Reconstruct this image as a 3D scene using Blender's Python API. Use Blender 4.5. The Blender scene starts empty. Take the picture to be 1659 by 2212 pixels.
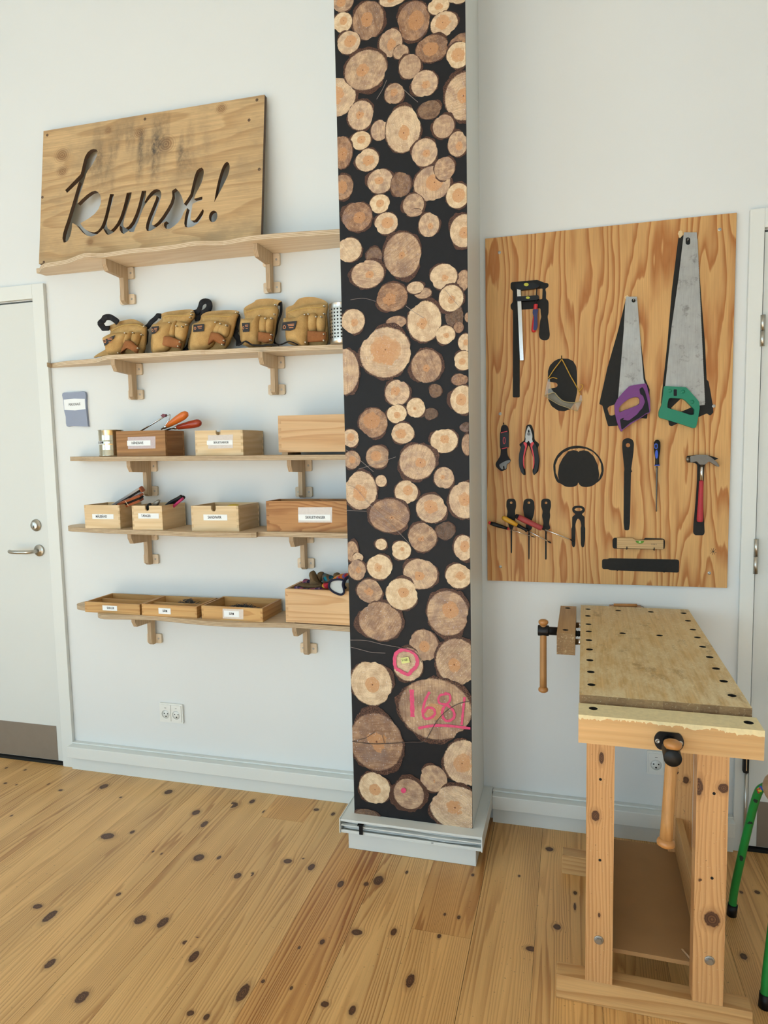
import bpy, bmesh, math, random
import numpy as np
from mathutils import Vector, Matrix, Euler
from mathutils.geometry import tessellate_polygon

random.seed(7)
SC = bpy.context.scene
COL = SC.collection

# ------------------------------------------------------------------ camera
YAW, PITCH, ROLL, FOC = 0.270766862, 0.0906891064, 0.0205402649, 1451.627
CAM = np.array([0.0, -2.54597, 1.45])
CX, CY = 829.5, 1106.0

def cam_axes():
    cy, sy = math.cos(YAW), math.sin(YAW)
    f = np.array([-sy, cy, 0.0]); r = np.array([cy, sy, 0.0]); d = np.array([0, 0, -1.0])
    cp, sp = math.cos(PITCH), math.sin(PITCH)
    f2 = cp * f + sp * d; d2 = -sp * f + cp * d
    cr, sr = math.cos(ROLL), math.sin(ROLL)
    return cr * r + sr * d2, -sr * r + cr * d2, f2
AX_R, AX_D, AX_F = cam_axes()

cam_data = bpy.data.cameras.new('camera')
cam_data.sensor_fit = 'VERTICAL'
cam_data.sensor_height = 24.0
cam_data.lens = FOC / 2212.0 * 24.0
cam_data.clip_start = 0.05
cam = bpy.data.objects.new('camera', cam_data)
COL.objects.link(cam)
cam.matrix_world = Matrix(((AX_R[0], -AX_D[0], -AX_F[0], CAM[0]),
                           (AX_R[1], -AX_D[1], -AX_F[1], CAM[1]),
                           (AX_R[2], -AX_D[2], -AX_F[2], CAM[2]),
                           (0, 0, 0, 1)))
SC.camera = cam

# ------------------------------------------------------------------ world, sun, view
world = bpy.data.worlds.new('world'); SC.world = world
world.use_nodes = True
bg = world.node_tree.nodes['Background']
bg.inputs['Color'].default_value = (0.70, 0.86, 1.0, 1)
bg.inputs['Strength'].default_value = 0.6
sun_d = bpy.data.lights.new('sun', 'SUN')
sun_d.energy = 17.5; sun_d.angle = math.radians(1.5); sun_d.color = (0.84, 0.94, 1.0)
sun = bpy.data.objects.new('sun', sun_d); COL.objects.link(sun)
sun.rotation_euler = Vector((0.14, 0.84, -0.545)).to_track_quat('-Z', 'Y').to_euler()
sun.location = (-3, -9, 6)
SC.view_settings.view_transform = 'Standard'
SC.view_settings.look = 'None'
SC.view_settings.gamma = 1.0
SC.view_settings.use_curve_mapping = False
SC.view_settings.exposure = 0.54
SC.cycles.use_denoising = True
SC.cycles.max_bounces = 6
SC.cycles.diffuse_bounces = 3
SC.cycles.use_adaptive_sampling = True
SC.cycles.adaptive_threshold = 0.04
SC.cycles.sample_clamp_indirect = 6.0

# ------------------------------------------------------------------ point helpers (a pixel's ray met with a real plane)
def _ray(x, y):
    return AX_R * ((x - CX) / FOC) + AX_D * ((y - CY) / FOC) + AX_F
def W(x, y, Y=0.0):
    d = _ray(x, y); t = (Y - CAM[1]) / d[1]; return CAM + t * d
def PZ(x, y, z=0.0):
    d = _ray(x, y); t = (z - CAM[2]) / d[2]; return CAM + t * d
def PP(x, y, p0, n):
    d = _ray(x, y); t = np.dot(np.array(p0) - CAM, n) / np.dot(d, n); return CAM + t * d
def crop(ox, oy, s):
    return lambda x, y: (ox + x / s, oy + y / s)

# ------------------------------------------------------------------ colours and node helpers
def lin(c):
    if isinstance(c, str):
        c = c.lstrip('#'); c = [int(c[i:i + 2], 16) / 255 for i in (0, 2, 4)]
    return tuple(((v / 12.92) if v <= 0.04045 else ((v + 0.055) / 1.055) ** 2.4) for v in c[:3]) + (1.0,)

class NT:
    def __init__(s, name):
        s.m = bpy.data.materials.new(name); s.m.use_nodes = True
        s.t = s.m.node_tree; s.b = s.t.nodes['Principled BSDF']
    def n(s, typ, **kw):
        o = s.t.nodes.new('ShaderNode' + typ)
        for k, v in kw.items(): setattr(o, k, v)
        return o
    def l(s, a, b): s.t.links.new(a, b)
    def put(s, sock, v):
        if hasattr(v, 'links') or isinstance(v, bpy.types.NodeSocket): s.l(v, sock)
        else: sock.default_value = v
    def math(s, op, a, b=None, c=None, clamp=False):
        o = s.n('Math', operation=op); o.use_clamp = clamp
        s.put(o.inputs[0], a)
        if b is not None: s.put(o.inputs[1], b)
        if c is not None: s.put(o.inputs[2], c)
        return o.outputs[0]
    def vmath(s, op, a, b=None):
        o = s.n('VectorMath', operation=op); s.put(o.inputs[0], a)
        if b is not None: s.put(o.inputs[1], b)
        return o.outputs['Value'] if op in ('LENGTH', 'DOT_PRODUCT') else o.outputs[0]
    def mix(s, f, a, b, mode='MIX'):
        o = s.n('Mix', data_type='RGBA', blend_type=mode); s.put(o.inputs[0], f)
        s.put(o.inputs[6], a); s.put(o.inputs[7], b); return o.outputs[2]
    def noise(s, vec, scale=5, detail=2, rough=0.5, dist=0.0):
        o = s.n('TexNoise'); s.put(o.inputs['Vector'], vec)
        o.inputs['Scale'].default_value = scale; o.inputs['Detail'].default_value = detail
        o.inputs['Roughness'].default_value = rough; o.inputs['Distortion'].default_value = dist
        return o.outputs['Fac']
    def ramp(s, f, stops, interp='LINEAR'):
        o = s.n('ValToRGB'); o.color_ramp.interpolation = interp
        e = o.color_ramp.elements
        while len(e) < len(stops): e.new(0.5)
        for i, (p, c) in enumerate(stops):
            e[i].position = p; e[i].color = c if len(c) == 4 else lin(c)
        s.put(o.inputs[0], f); return o.outputs[0]
    def rng(s, v, a, b, c, d):
        o = s.n('MapRange'); o.clamp = True; s.put(o.inputs[0], v)
        for i, q in enumerate((a, b, c, d)): o.inputs[i + 1].default_value = q
        return o.outputs[0]
    def smooth(s, v, a, b):
        o = s.n('MapRange', interpolation_type='SMOOTHSTEP'); s.put(o.inputs[0], v)
        for i, q in enumerate((a, b, 0.0, 1.0)): o.inputs[i + 1].default_value = q
        return o.outputs[0]
    def xyz(s, v):
        o = s.n('SeparateXYZ'); s.put(o.inputs[0], v); return o.outputs
    def comb(s, x, y, z):
        o = s.n('CombineXYZ'); s.put(o.inputs[0], x); s.put(o.inputs[1], y); s.put(o.inputs[2], z); return o.outputs[0]
    def attr(s, name, out='Vector'):
        o = s.n('Attribute', attribute_name=name); return o.outputs[out]
    def obj(s):
        return s.n('TexCoord').outputs['Object']
    def rand(s):
        return s.n('ObjectInfo').outputs['Random']
    def bump(s, h, strength=0.2, dist=0.002):
        o = s.n('Bump'); o.inputs['Strength'].default_value = strength; o.inputs['Distance'].default_value = dist
        s.put(o.inputs['Height'], h); s.l(o.outputs[0], s.b.inputs['Normal'])
    def done(s, col, rough=0.5, metal=0.0, spec=None):
        s.put(s.b.inputs['Base Color'], col); s.put(s.b.inputs['Roughness'], rough)
        s.put(s.b.inputs['Metallic'], metal)
        if spec is not None: s.b.inputs['Specular IOR Level'].default_value = spec
        return s.m

def plain(name, c, rough=0.5, metal=0.0, var=0.06, scale=40, spec=None, bumpv=0.0):
    """one colour with a little procedural mottling"""
    t = NT(name); o = t.obj()
    n = t.noise(o, scale, 3, 0.6)
    c = lin(c)
    a = tuple(max(0, v * (1 - var)) for v in c[:3]) + (1,); b = tuple(min(1, v * (1 + var)) for v in c[:3]) + (1,)
    col = t.mix(n, a, b)
    if bumpv: t.bump(n, bumpv, 0.001)
    return t.done(col, rough, metal, spec)

def wood(name, c_early, c_late, axis='X', across='Z', freq=60.0, warp=2.5, stretch=0.12, amt=0.75, rough=0.55,
         fibre=0.18, nscale=6.0, sharp=True, third=0.35, tint=0.10, bumpv=0.08, marks=None):
    """growth-ring grain: contour lines of a noise stretched along the grain axis"""
    t = NT(name)
    r = t.math('MULTIPLY', t.rand(), 37.0)
    p = t.vmath('ADD', t.obj(), t.comb(r, r, r))
    x, y, z = t.xyz(p)
    ax = {'X': x, 'Y': y, 'Z': z}
    a = ax[axis]; b = ax[across]; c = [ax[k] for k in 'XYZ' if k not in (axis, across)][0]
    u = t.comb(t.math('MULTIPLY', a, stretch), b, t.math('MULTIPLY', c, third))
    n1 = t.noise(u, nscale, 2, 0.45)
    n2 = t.noise(u, nscale * 5, 2, 0.5)
    ph = t.math('ADD', t.math('MULTIPLY', t.math('ADD', b, t.math('MULTIPLY', c, third)), freq),
                t.math('ADD', t.math('MULTIPLY', n1, warp * 6), t.math('MULTIPLY', n2, warp * 0.5)))
    if sharp:
        fr = t.math('FRACT', ph)
        ring = t.ramp(fr, [(0.0, (0.05,) * 3 + (1,)), (0.45, (0.2,) * 3 + (1,)), (0.86, (1, 1, 1, 1)), (0.94, (0.9,) * 3 + (1,)), (1.0, (0.05,) * 3 + (1,))])
    else:
        ring = t.math('ADD', t.math('MULTIPLY', t.math('SINE', t.math('MULTIPLY', ph, 6.283)), 0.5), 0.5)
    fv = t.comb(t.math('MULTIPLY', a, 6), t.math('MULTIPLY', b, 260), t.math('MULTIPLY', c, 260))
    fb = t.noise(fv, 1.0, 3, 0.6)
    col = t.mix(t.math('MULTIPLY', ring, amt), lin(c_early), lin(c_late))
    k = t.rng(fb, 0.25, 0.75, 1 - fibre, 1 + fibre * 0.5)
    col = t.mix(1.0, col, t.comb(k, k, k), 'MULTIPLY')
    big = t.noise(p, 2.2, 1, 0.5)
    g = t.rng(big, 0.3, 0.7, 1 - tint, 1 + tint)
    rv = t.rng(t.rand(), 0, 1, 1 - tint, 1 + tint * 0.6)
    g = t.math('MULTIPLY', g, rv)
    col = t.mix(1.0, col, t.comb(g, g, g), 'MULTIPLY')
    if marks: col = marks(t, col, p)
    if bumpv: t.bump(fb, bumpv, 0.0008)
    return t.done(col, rough, 0.0, 0.35)

# ------------------------------------------------------------------ mesh helpers
def tag(o, label=None, cat=None, group=None, kind=None):
    if label: o['label'] = label
    if cat: o['category'] = cat
    if group: o['group'] = group
    if kind: o['kind'] = kind
    return o
def root(name, label, cat, loc=(0, 0, 0), rot=(0, 0, 0), group=None, kind=None):
    o = bpy.data.objects.new(name, None); COL.objects.link(o)
    o.empty_display_size = 0.05
    o.location = loc; o.rotation_euler = rot
    return tag(o, label, cat, group, kind)

class MB:
    """collects shapes and becomes ONE mesh object"""
    def __init__(s): s.bm = bmesh.new(); s.mi = 0
    def _f(s, vs, smooth=False):
        try:
            f = s.bm.faces.new(vs); f.material_index = s.mi; f.smooth = smooth; return f
        except ValueError: return None
    def box(s, x0, x1, y0, y1, z0, z1, bev=0.0, seg=2):
        v = [s.bm.verts.new(p) for p in ((x0, y0, z0), (x1, y0, z0), (x1, y1, z0), (x0, y1, z0), (x0, y0, z1), (x1, y0, z1), (x1, y1, z1), (x0, y1, z1))]
        fs = [s._f([v[i] for i in q]) for q in ((3, 2, 1, 0), (4, 5, 6, 7), (0, 1, 5, 4), (1, 2, 6, 5), (2, 3, 7, 6), (3, 0, 4, 7))]
        if bev:
            es = list({e for f in fs for e in f.edges})
            bmesh.ops.bevel(s.bm, geom=es, offset=bev, segments=seg, affect='EDGES', profile=0.5)
        return s
    def prism(s, loops, d0, d1, fr=None, smooth=False):
        """loops: [outline, hole, ...] of (u,v); fr maps (u,v,d) to a point; d0 is the front"""
        fr = fr or (lambda u, v, d: (u, d, v))
        L = []
        for k, lp in enumerate(loops):
            lp = [tuple(p) for p in lp]
            if len(lp) > 1 and (abs(lp[0][0] - lp[-1][0]) + abs(lp[0][1] - lp[-1][1])) < 1e-9: lp = lp[:-1]
            ar = sum(lp[i - 1][0] * lp[i][1] - lp[i][0] * lp[i - 1][1] for i in range(len(lp)))
            if (ar < 0) == (k == 0): lp = lp[::-1]
            L.append(lp)
        tri = tessellate_polygon([[Vector((p[0], p[1], 0)) for p in lp] for lp in L])
        flat = [p for lp in L for p in lp]
        A = [s.bm.verts.new(fr(p[0], p[1], d0)) for p in flat]
        B = [s.bm.verts.new(fr(p[0], p[1], d1)) for p in flat]
        for q in tri:
            s._f([A[i] for i in q]); s._f([B[i] for i in reversed(q)])
        off = 0
        for lp in L:
            n = len(lp)
            for i in range(n):
                j = (i + 1) % n
                s._f([A[off + i], A[off + j], B[off + j], B[off + i]], smooth)
            off += n
        return s
    def ring(s, pts): return [s.bm.verts.new(p) for p in pts]
    def skin(s, rings, cap0=True, cap1=True, smooth=True, closed=True):
        for a, b in zip(rings, rings[1:]):
            n = len(a)
            for i in range(n if closed else n - 1):
                j = (i + 1) % n
                s._f([a[i], a[j], b[j], b[i]], smooth)
        if cap0: s._f(rings[0][::-1])
        if cap1: s._f(rings[-1])
        return s
    def tube(s, pts, r, seg=10, caps=True, flat=1.0, up=None):
        """r a number or a list; flat squeezes the section along its second axis"""
        pts = [Vector(p) for p in pts]; n = len(pts)
        rr = r if isinstance(r, (list, tuple)) else [r] * n
        rings = []; prev = Vector(up) if up else None
        for i, p in enumerate(pts):
            t = (pts[min(i + 1, n - 1)] - pts[max(i - 1, 0)])
            t = t.normalized() if t.length > 1e-9 else Vector((0, 0, 1))
            if prev is None: prev = Vector((0, 0, 1)) if abs(t.z) < 0.9 else Vector((1, 0, 0))
            u = (prev - t * prev.dot(t)); u = u.normalized() if u.length > 1e-6 else t.orthogonal().normalized()
            w = t.cross(u); prev = u
            rings.append(s.ring([p + (u * math.cos(a) * flat + w * math.sin(a)) * rr[i] for a in [2 * math.pi * k / seg for k in range(seg)]]))
        return s.skin(rings, caps, caps)
    def cyl(s, p0, p1, r0, r1=None, seg=24, smooth=True):
        return s.tube([p0, p1], [r0, r0 if r1 is None else r1], seg)
    def lathe(s, p0, axis, prof, seg=24):
        """prof: (radius, distance along the axis)"""
        a = Vector(axis).normalized(); u = a.orthogonal().normalized(); w = a.cross(u); p0 = Vector(p0)
        rings = [s.ring([p0 + a * d + (u * math.cos(k) + w * math.sin(k)) * max(r, 1e-5) for k in [2 * math.pi * i / seg for i in range(seg)]]) for r, d in prof]
        return s.skin(rings)
    def dome(s, poly, y0, t, rings=5, back=0.0, fr=None, power=0.5, rim=0.0):
        """a cushion: the outline at depth y0, swelling to y0 - t (towards the viewer's side -y)"""
        fr = fr or (lambda u, v, d: (u, d, v))
        poly = [tuple(p) for p in poly]
        ar = sum(poly[i - 1][0] * poly[i][1] - poly[i][0] * poly[i - 1][1] for i in range(len(poly)))
        if ar < 0: poly = poly[::-1]
        cx = sum(p[0] for p in poly) / len(poly); cy = sum(p[1] for p in poly) / len(poly)
        R = [s.ring([fr(p[0], p[1], y0 + back) for p in poly])]
        if rim: R.append(s.ring([fr(p[0], p[1], y0 - rim) for p in poly]))
        for k in range(0 if not rim else 1, rings + 1):
            f = 1 - k / (rings + 0.6)
            h = rim + (t - rim) * (1 - f ** 2) ** power
            R.append(s.ring([fr(cx + (p[0] - cx) * f, cy + (p[1] - cy) * f, y0 - h) for p in poly]))
        return s.skin(R)
    def build(s, name, mat, parent=None, loc=None, rot=None, recalc=True, smooth_angle=None, world=False):
        if recalc: bmesh.ops.recalc_face_normals(s.bm, faces=s.bm.faces[:])
        me = bpy.data.meshes.new(name); s.bm.to_mesh(me); s.bm.free()
        for m in (mat if isinstance(mat, (list, tuple)) else [mat]): me.materials.append(m)
        if smooth_angle is not None: me.set_sharp_from_angle(angle=math.radians(smooth_angle))
        o = bpy.data.objects.new(name, me); COL.objects.link(o)
        if parent is not None: o.parent = parent
        if loc is not None: o.location = loc
        if rot is not None: o.rotation_euler = rot
        return o

def recenter(o):
    """move the mesh so that its object origin sits at the centre of its base (kept in place in the scene)"""
    me = o.data; n = len(me.vertices); c = np.empty(n * 3); me.vertices.foreach_get('co', c); c = c.reshape(-1, 3)
    p = np.array([(c[:, 0].min() + c[:, 0].max()) / 2, (c[:, 1].min() + c[:, 1].max()) / 2, c[:, 2].min()])
    me.vertices.foreach_set('co', (c - p).ravel()); o.location = Vector(o.location) + Vector(p); return o
def place(r, base):
    """put a root Empty at its base while its children, built in scene coordinates, stay where they are"""
    r.location = base
    for ch in r.children: ch.location = Vector(ch.location) - Vector(base)
    return r

_textcache = {}
def text_mesh(s, size, bold=0.0, sx=1.0):
    k = (s, size, bold, sx)
    if k in _textcache: return _textcache[k]
    cu = bpy.data.curves.new('lettering', 'FONT'); cu.body = s; cu.size = size
    cu.align_x = 'CENTER'; cu.align_y = 'CENTER'; cu.extrude = 0.0002; cu.offset = bold
    o = bpy.data.objects.new('lettering', cu); COL.objects.link(o)
    dg = bpy.context.evaluated_depsgraph_get()
    me = bpy.data.meshes.new_from_object(o.evaluated_get(dg))
    bpy.data.objects.remove(o); bpy.data.curves.remove(cu)
    n = len(me.vertices); c = np.empty(n * 3); me.vertices.foreach_get('co', c); c = c.reshape(-1, 3); c[:, 0] *= sx
    me.vertices.foreach_set('co', c.ravel())
    _textcache[k] = me; return me
def lettering(s, size, mat, loc, rot=(math.pi / 2, 0, 0), parent=None, bold=0.0, sx=1.0, name='lettering'):
    me = text_mesh(s, size, bold, sx).copy(); me.materials.clear(); me.materials.append(mat)
    o = bpy.data.objects.new(name, me); COL.objects.link(o)
    o.location = loc; o.rotation_euler = rot
    if parent is not None: o.parent = parent
    return o
def circle(cx, cy, r, n=16, ry=None, a0=0.0, rot=0.0):
    ry = r if ry is None else ry; out = []
    for k in range(n):
        a = a0 + 2 * math.pi * k / n; x, y = r * math.cos(a), ry * math.sin(a)
        out.append((cx + x * math.cos(rot) - y * math.sin(rot), cy + x * math.sin(rot) + y * math.cos(rot)))
    return out
def rrect(x0, x1, y0, y1, r, n=4):
    out = []
    for cx, cy, a in ((x1 - r, y1 - r, 0), (x0 + r, y1 - r, 90), (x0 + r, y0 + r, 180), (x1 - r, y0 + r, 270)):
        for k in range(n + 1):
            b = math.radians(a + 90 * k / n); out.append((cx + r * math.cos(b), cy + r * math.sin(b)))
    return out
def soften(pts, d):
    """round the corners of a closed outline, cutting at most d from each end of a side"""
    for k in (1.0, 0.45):
        out = []; N = len(pts)
        for i in range(N):
            a, b, c = (np.array(pts[i - 1], float), np.array(pts[i], float), np.array(pts[(i + 1) % N], float))
            la, lc = np.linalg.norm(a - b), np.linalg.norm(c - b)
            out += [tuple(b + (a - b) / max(la, 1e-9) * min(d * k, la * .3)), tuple(b + (c - b) / max(lc, 1e-9) * min(d * k, lc * .3))]
        pts = out
    return pts
def spline(pts, n=6, closed=False):
    """Catmull-Rom through 2-D or 3-D points"""
    P = [np.array(p, float) for p in pts]; N = len(P); out = []
    for i in range(N if closed else N - 1):
        p0 = P[(i - 1) % N] if closed or i > 0 else P[0]; p1 = P[i]; p2 = P[(i + 1) % N]
        p3 = P[(i + 2) % N] if closed or i + 2 < N else P[-1]
        for k in range(n):
            t = k / n
            out.append(tuple(0.5 * ((2 * p1) + (-p0 + p2) * t + (2 * p0 - 5 * p1 + 4 * p2 - p3) * t * t + (-p0 + 3 * p1 - 3 * p2 + p3) * t ** 3)))
    if not closed: out.append(tuple(P[-1]))
    return out

# ================================================================== materials of the room
def paint(name, c, rough=0.55, bumpv=0.05):
    t = NT(name); o = t.obj()
    n = t.noise(o, 3.0, 1, 0.55)
    c = lin(c); a = tuple(v * 0.965 for v in c[:3]) + (1,)
    col = t.mix(n, a, c)
    return t.done(col, rough, 0, 0.3)
M_WALL = paint('wall_paint', '#e6e7e4')
M_TRIM = paint('trim_paint', '#e6e7e1', 0.4, 0.03)
M_DOOR = paint('door_paint', '#dedfd9', 0.42, 0.02)
M_CEIL = paint('ceiling_paint', '#eeeeea')
M_DARK = plain('dark_gap', '#15130f', 0.9)
M_BLACK = plain('black_plastic', '#0f0f11', 0.45, var=0.2, spec=0.3)
M_STEEL = plain('brushed_steel', '#b9b6ae', 0.32, 1.0, 0.08, 90)
M_ZINC = plain('zinc_screw', '#a9a9a6', 0.4, 0.9, 0.15, 200)
M_KICK = plain('kick_plate', '#8b8073', 0.45, 0.35, 0.08, 30)
M_WHITEP = plain('white_plastic', '#ecebe4', 0.35, var=0.02)
M_CABLE = plain('grey_cable', '#c9cbc8', 0.5)
M_INK = plain('black_ink', '#17171a', 0.6)
M_PAPER = plain('label_paper', '#f1f3f2', 0.5, var=0.03)

# ================================================================== floor of wide pine planks
KN = []
def _kn(f, lst):
    for x, y, a, b in lst:
        px, py = f(x, y); s = 1659 / 500 if f is not F5 and f is not F6 else (2.911 if f is F5 else 3.39)
        c = PZ(px, py); mx = abs(PZ(px + 1, py)[0] - c[0]); my = abs(PZ(px, py + 1)[1] - c[1])
        KN.append((c[0], c[1], max(0.004, a / s * mx * 1.0), max(0.006, b / s * my * 1.25)))
F1, F2, F3, F4 = crop(0, 1640, 3.318), crop(0, 1900, 3.318), crop(400, 1680, 3.318), crop(450, 1960, 3.318)
F5, F6 = crop(730, 1780, 2.911), crop(1500, 1560, 3.39)
_kn(F1, [(745, 195, 28, 16), (1207, 235, 28, 14), (1405, 382, 26, 16), (1465, 465, 22, 20), (770, 552, 50, 20), (948, 522, 16, 11), (1425, 705, 38, 22), (1570, 705, 14, 12), (270, 1055, 35, 16), (850, 968, 16, 12), (1640, 330, 34, 16), (348, 178, 7, 6), (435, 222, 16, 6), (45, 62, 9, 5), (180, 77, 9, 5), (38, 172, 12, 5), (118, 183, 7, 4), (82, 405, 9, 5), (1097, 662, 8, 5), (1158, 678, 8, 5), (865, 273, 10, 5)])
_kn(F2, [(358, 262, 32, 42), (360, 602, 30, 34), (1005, 287, 42, 30), (1168, 307, 32, 36), (1328, 452, 22, 13), (1402, 430, 18, 16), (1390, 552, 30, 38), (587, 843, 40, 44), (1366, 957, 26, 18), (1480, 985, 22, 20), (1612, 988, 10, 10)])
_kn(F3, [(335, 195, 46, 18), (480, 170, 18, 13), (565, 243, 10, 9), (735, 598, 32, 14), (842, 586, 11, 9), (905, 640, 24, 20), (375, 703, 26, 18), (478, 692, 14, 12), (940, 229, 20, 8), (1060, 260, 14, 10), (1115, 762, 22, 20), (1298, 762, 18, 11), (1385, 735, 36, 28), (1588, 678, 10, 9), (1230, 1108, 40, 18), (1495, 1105, 22, 22)])
_kn(F4, [(248, 612, 38, 58), (392, 530, 14, 12), (652, 288, 10, 9), (817, 247, 18, 16), (595, 578, 12, 12), (835, 694, 30, 18), (1032, 738, 25, 30), (1447, 525, 30, 42), (1655, 205, 14, 14), (1558, 615, 8, 8)])
_kn(F5, [(760, 587, 11, 10), (672, 568, 8, 7), (848, 320, 10, 7), (1330, 158, 24, 10), (1492, 433, 12, 9), (1378, 647, 24, 14), (1215, 785, 34, 13), (1140, 327, 8, 5), (1490, 520, 7, 18)])
_kn(F6, [(460, 1245, 20, 10), (343, 1245, 12, 8), (360, 1715, 26, 18)])

def knotty(name, early, late, freq=150.0, along='Y', across='X', amt=0.7, rough=0.36, fn=34.0, fa=78.0, st=0.035):
    t = NT(name)
    oi = t.n('ObjectInfo'); r = t.math('MULTIPLY', oi.outputs['Random'], 53.0)
    p = t.vmath('ADD', t.obj(), t.comb(r, t.math('MULTIPLY', r, 1.7), 0.0))
    X, Y, Z = t.xyz(p); ax = {'X': X, 'Y': Y, 'Z': Z}
    al = ax[along]; ac = ax[across]
    kx, ky, kr = t.xyz(t.attr('knot'))
    rho2 = t.math('ADD', t.math('MULTIPLY', kx, kx), t.math('MULTIPLY', ky, ky))
    rho = t.math('SQRT', rho2)
    # grain lines stream around each knot
    sh = t.math('DIVIDE', t.math('MULTIPLY', ky, kr), t.math('MAXIMUM', rho2, 1.0))
    fall = t.rng(rho, 1.0, 7.0, 1.0, 0.0)
    ac2 = t.math('SUBTRACT', ac, t.math('MULTIPLY', sh, fall))
    u = t.comb(ac2, t.math('MULTIPLY', al, st), 0.0)
    n1 = t.noise(u, 7.0, 1.5, 0.4); n2 = t.noise(u, 30.0, 2.0, 0.5)
    ph = t.math('ADD', t.math('MULTIPLY', n1, fn), t.math('ADD', t.math('MULTIPLY', ac2, fa), t.math('MULTIPLY', n2, 2.6)))
    fr = t.math('FRACT', ph)
    ring = t.ramp(fr, [(0.0, (0.05,) * 3 + (1,)), (0.4, (0.16,) * 3 + (1,)), (0.84, (1, 1, 1, 1)), (0.92, (0.85,) * 3 + (1,)), (1.0, (0.05,) * 3 + (1,))])
    fv = t.comb(t.math('MULTIPLY', ac, 330), t.math('MULTIPLY', al, 7), 0.0)
    fb = t.noise(fv, 1.0, 2, 0.6)
    zone = t.noise(t.comb(t.math('MULTIPLY', ac, 1.0), t.math('MULTIPLY', al, 0.12), 0.0), 11.0, 1, 0.4)
    con = t.math('MULTIPLY', t.rng(zone, 0.35, 0.65, 0.45, 1.0), t.math('MULTIPLY', oi.outputs['Alpha'], amt))
    col = t.mix(t.math('MULTIPLY', ring, con), lin(early), lin(late))
    k = t.rng(fb, 0.25, 0.75, 0.90, 1.05); col = t.mix(1.0, col, t.comb(k, k, k), 'MULTIPLY')
    z2 = t.rng(zone, 0.3, 0.7, 1.06, 0.90); col = t.mix(1.0, col, t.comb(z2, z2, z2), 'MULTIPLY')
    col = t.mix(1.0, col, oi.outputs['Color'], 'MULTIPLY')
    # the knots themselves
    on = t.math('GREATER_THAN', kr, 0.0012)
    wob = t.math('ADD', rho, t.math('MULTIPLY', t.math('SUBTRACT', t.noise(p, 120, 2, 0.6), 0.5), 0.45))
    kin = t.math('MULTIPLY', t.rng(wob, 1.08, 0.88, 0, 1), on)
    kr1 = t.math('ADD', t.math('MULTIPLY', t.math('SINE', t.math('MULTIPLY', rho, 19.0)), 0.5), 0.5)
    kcol = t.mix(t.math('MULTIPLY', kr1, t.rng(wob, 0.2, 0.8, 0.5, 0.15)), lin('#4a2c1d'), lin('#946a44'))
    halo = t.math('MULTIPLY', t.rng(wob, 2.0, 1.0, 0.0, 0.38), on)
    col = t.mix(halo, col, lin('#7c522f')); col = t.mix(kin, col, kcol)
    # small scratches and worn specks
    sc = t.noise(t.obj(), 260, 1, 0.4); col = t.mix(t.rng(sc, 0.71, 0.76, 0, 0.4), col, lin('#d9c19a'))
    dk = t.noise(t.vmath('ADD', t.obj(), (4.0, 2.0, 0.0)), 130, 1, 0.4); col = t.mix(t.rng(dk, 0.72, 0.78, 0, 0.5), col, lin('#5b4128'))
    pass
    t.done(col, rough, 0, 0.4)
    return t.m
M_FLOOR = knotty('floor_pine', '#ecbd7c', '#b0733a', amt=0.95)
M_LEGWOOD = knotty('bench_pine', '#dca870', '#ad6c35', along='Z', across='X', amt=0.75, rough=0.5, fn=11.0, fa=110.0, st=0.10)

def knot_attr(co_al, co_ac, knots, grid=None):
    """per vertex: (along, across) offset to the nearest knot in knot radii, and that knot's radius"""
    n = len(co_al); out = np.zeros((n, 3)); out[:, 0] = 50; out[:, 1] = 50
    if not knots: return out
    D = np.stack([np.hypot((co_al - k[1]) / k[3], (co_ac - k[0]) / k[2]) for k in knots])
    i = D.argmin(0); k = np.array(knots)
    out[:, 0] = (co_al - k[i, 1]) / k[i, 3]; out[:, 1] = (co_ac - k[i, 0]) / k[i, 2]; out[:, 2] = k[i, 2]
    if grid:
        g = i.reshape(grid); bad = np.zeros(grid, bool)
        for sh in ((1, 0), (-1, 0), (0, 1), (0, -1), (1, 1), (-1, -1), (1, -1), (-1, 1)):
            r = np.roll(g, sh, (0, 1)) != g; bad |= r
        bad[0, :] |= False
        out[bad.ravel(), 2] = 0.0
    out[D.min(0) > 9, 2] = 0.0
    return out
def set_attr(me, name, arr):
    a = me.attributes.new(name, 'FLOAT_VECTOR', 'POINT'); a.data.foreach_set('vector', np.asarray(arr, np.float32).ravel())

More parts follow.
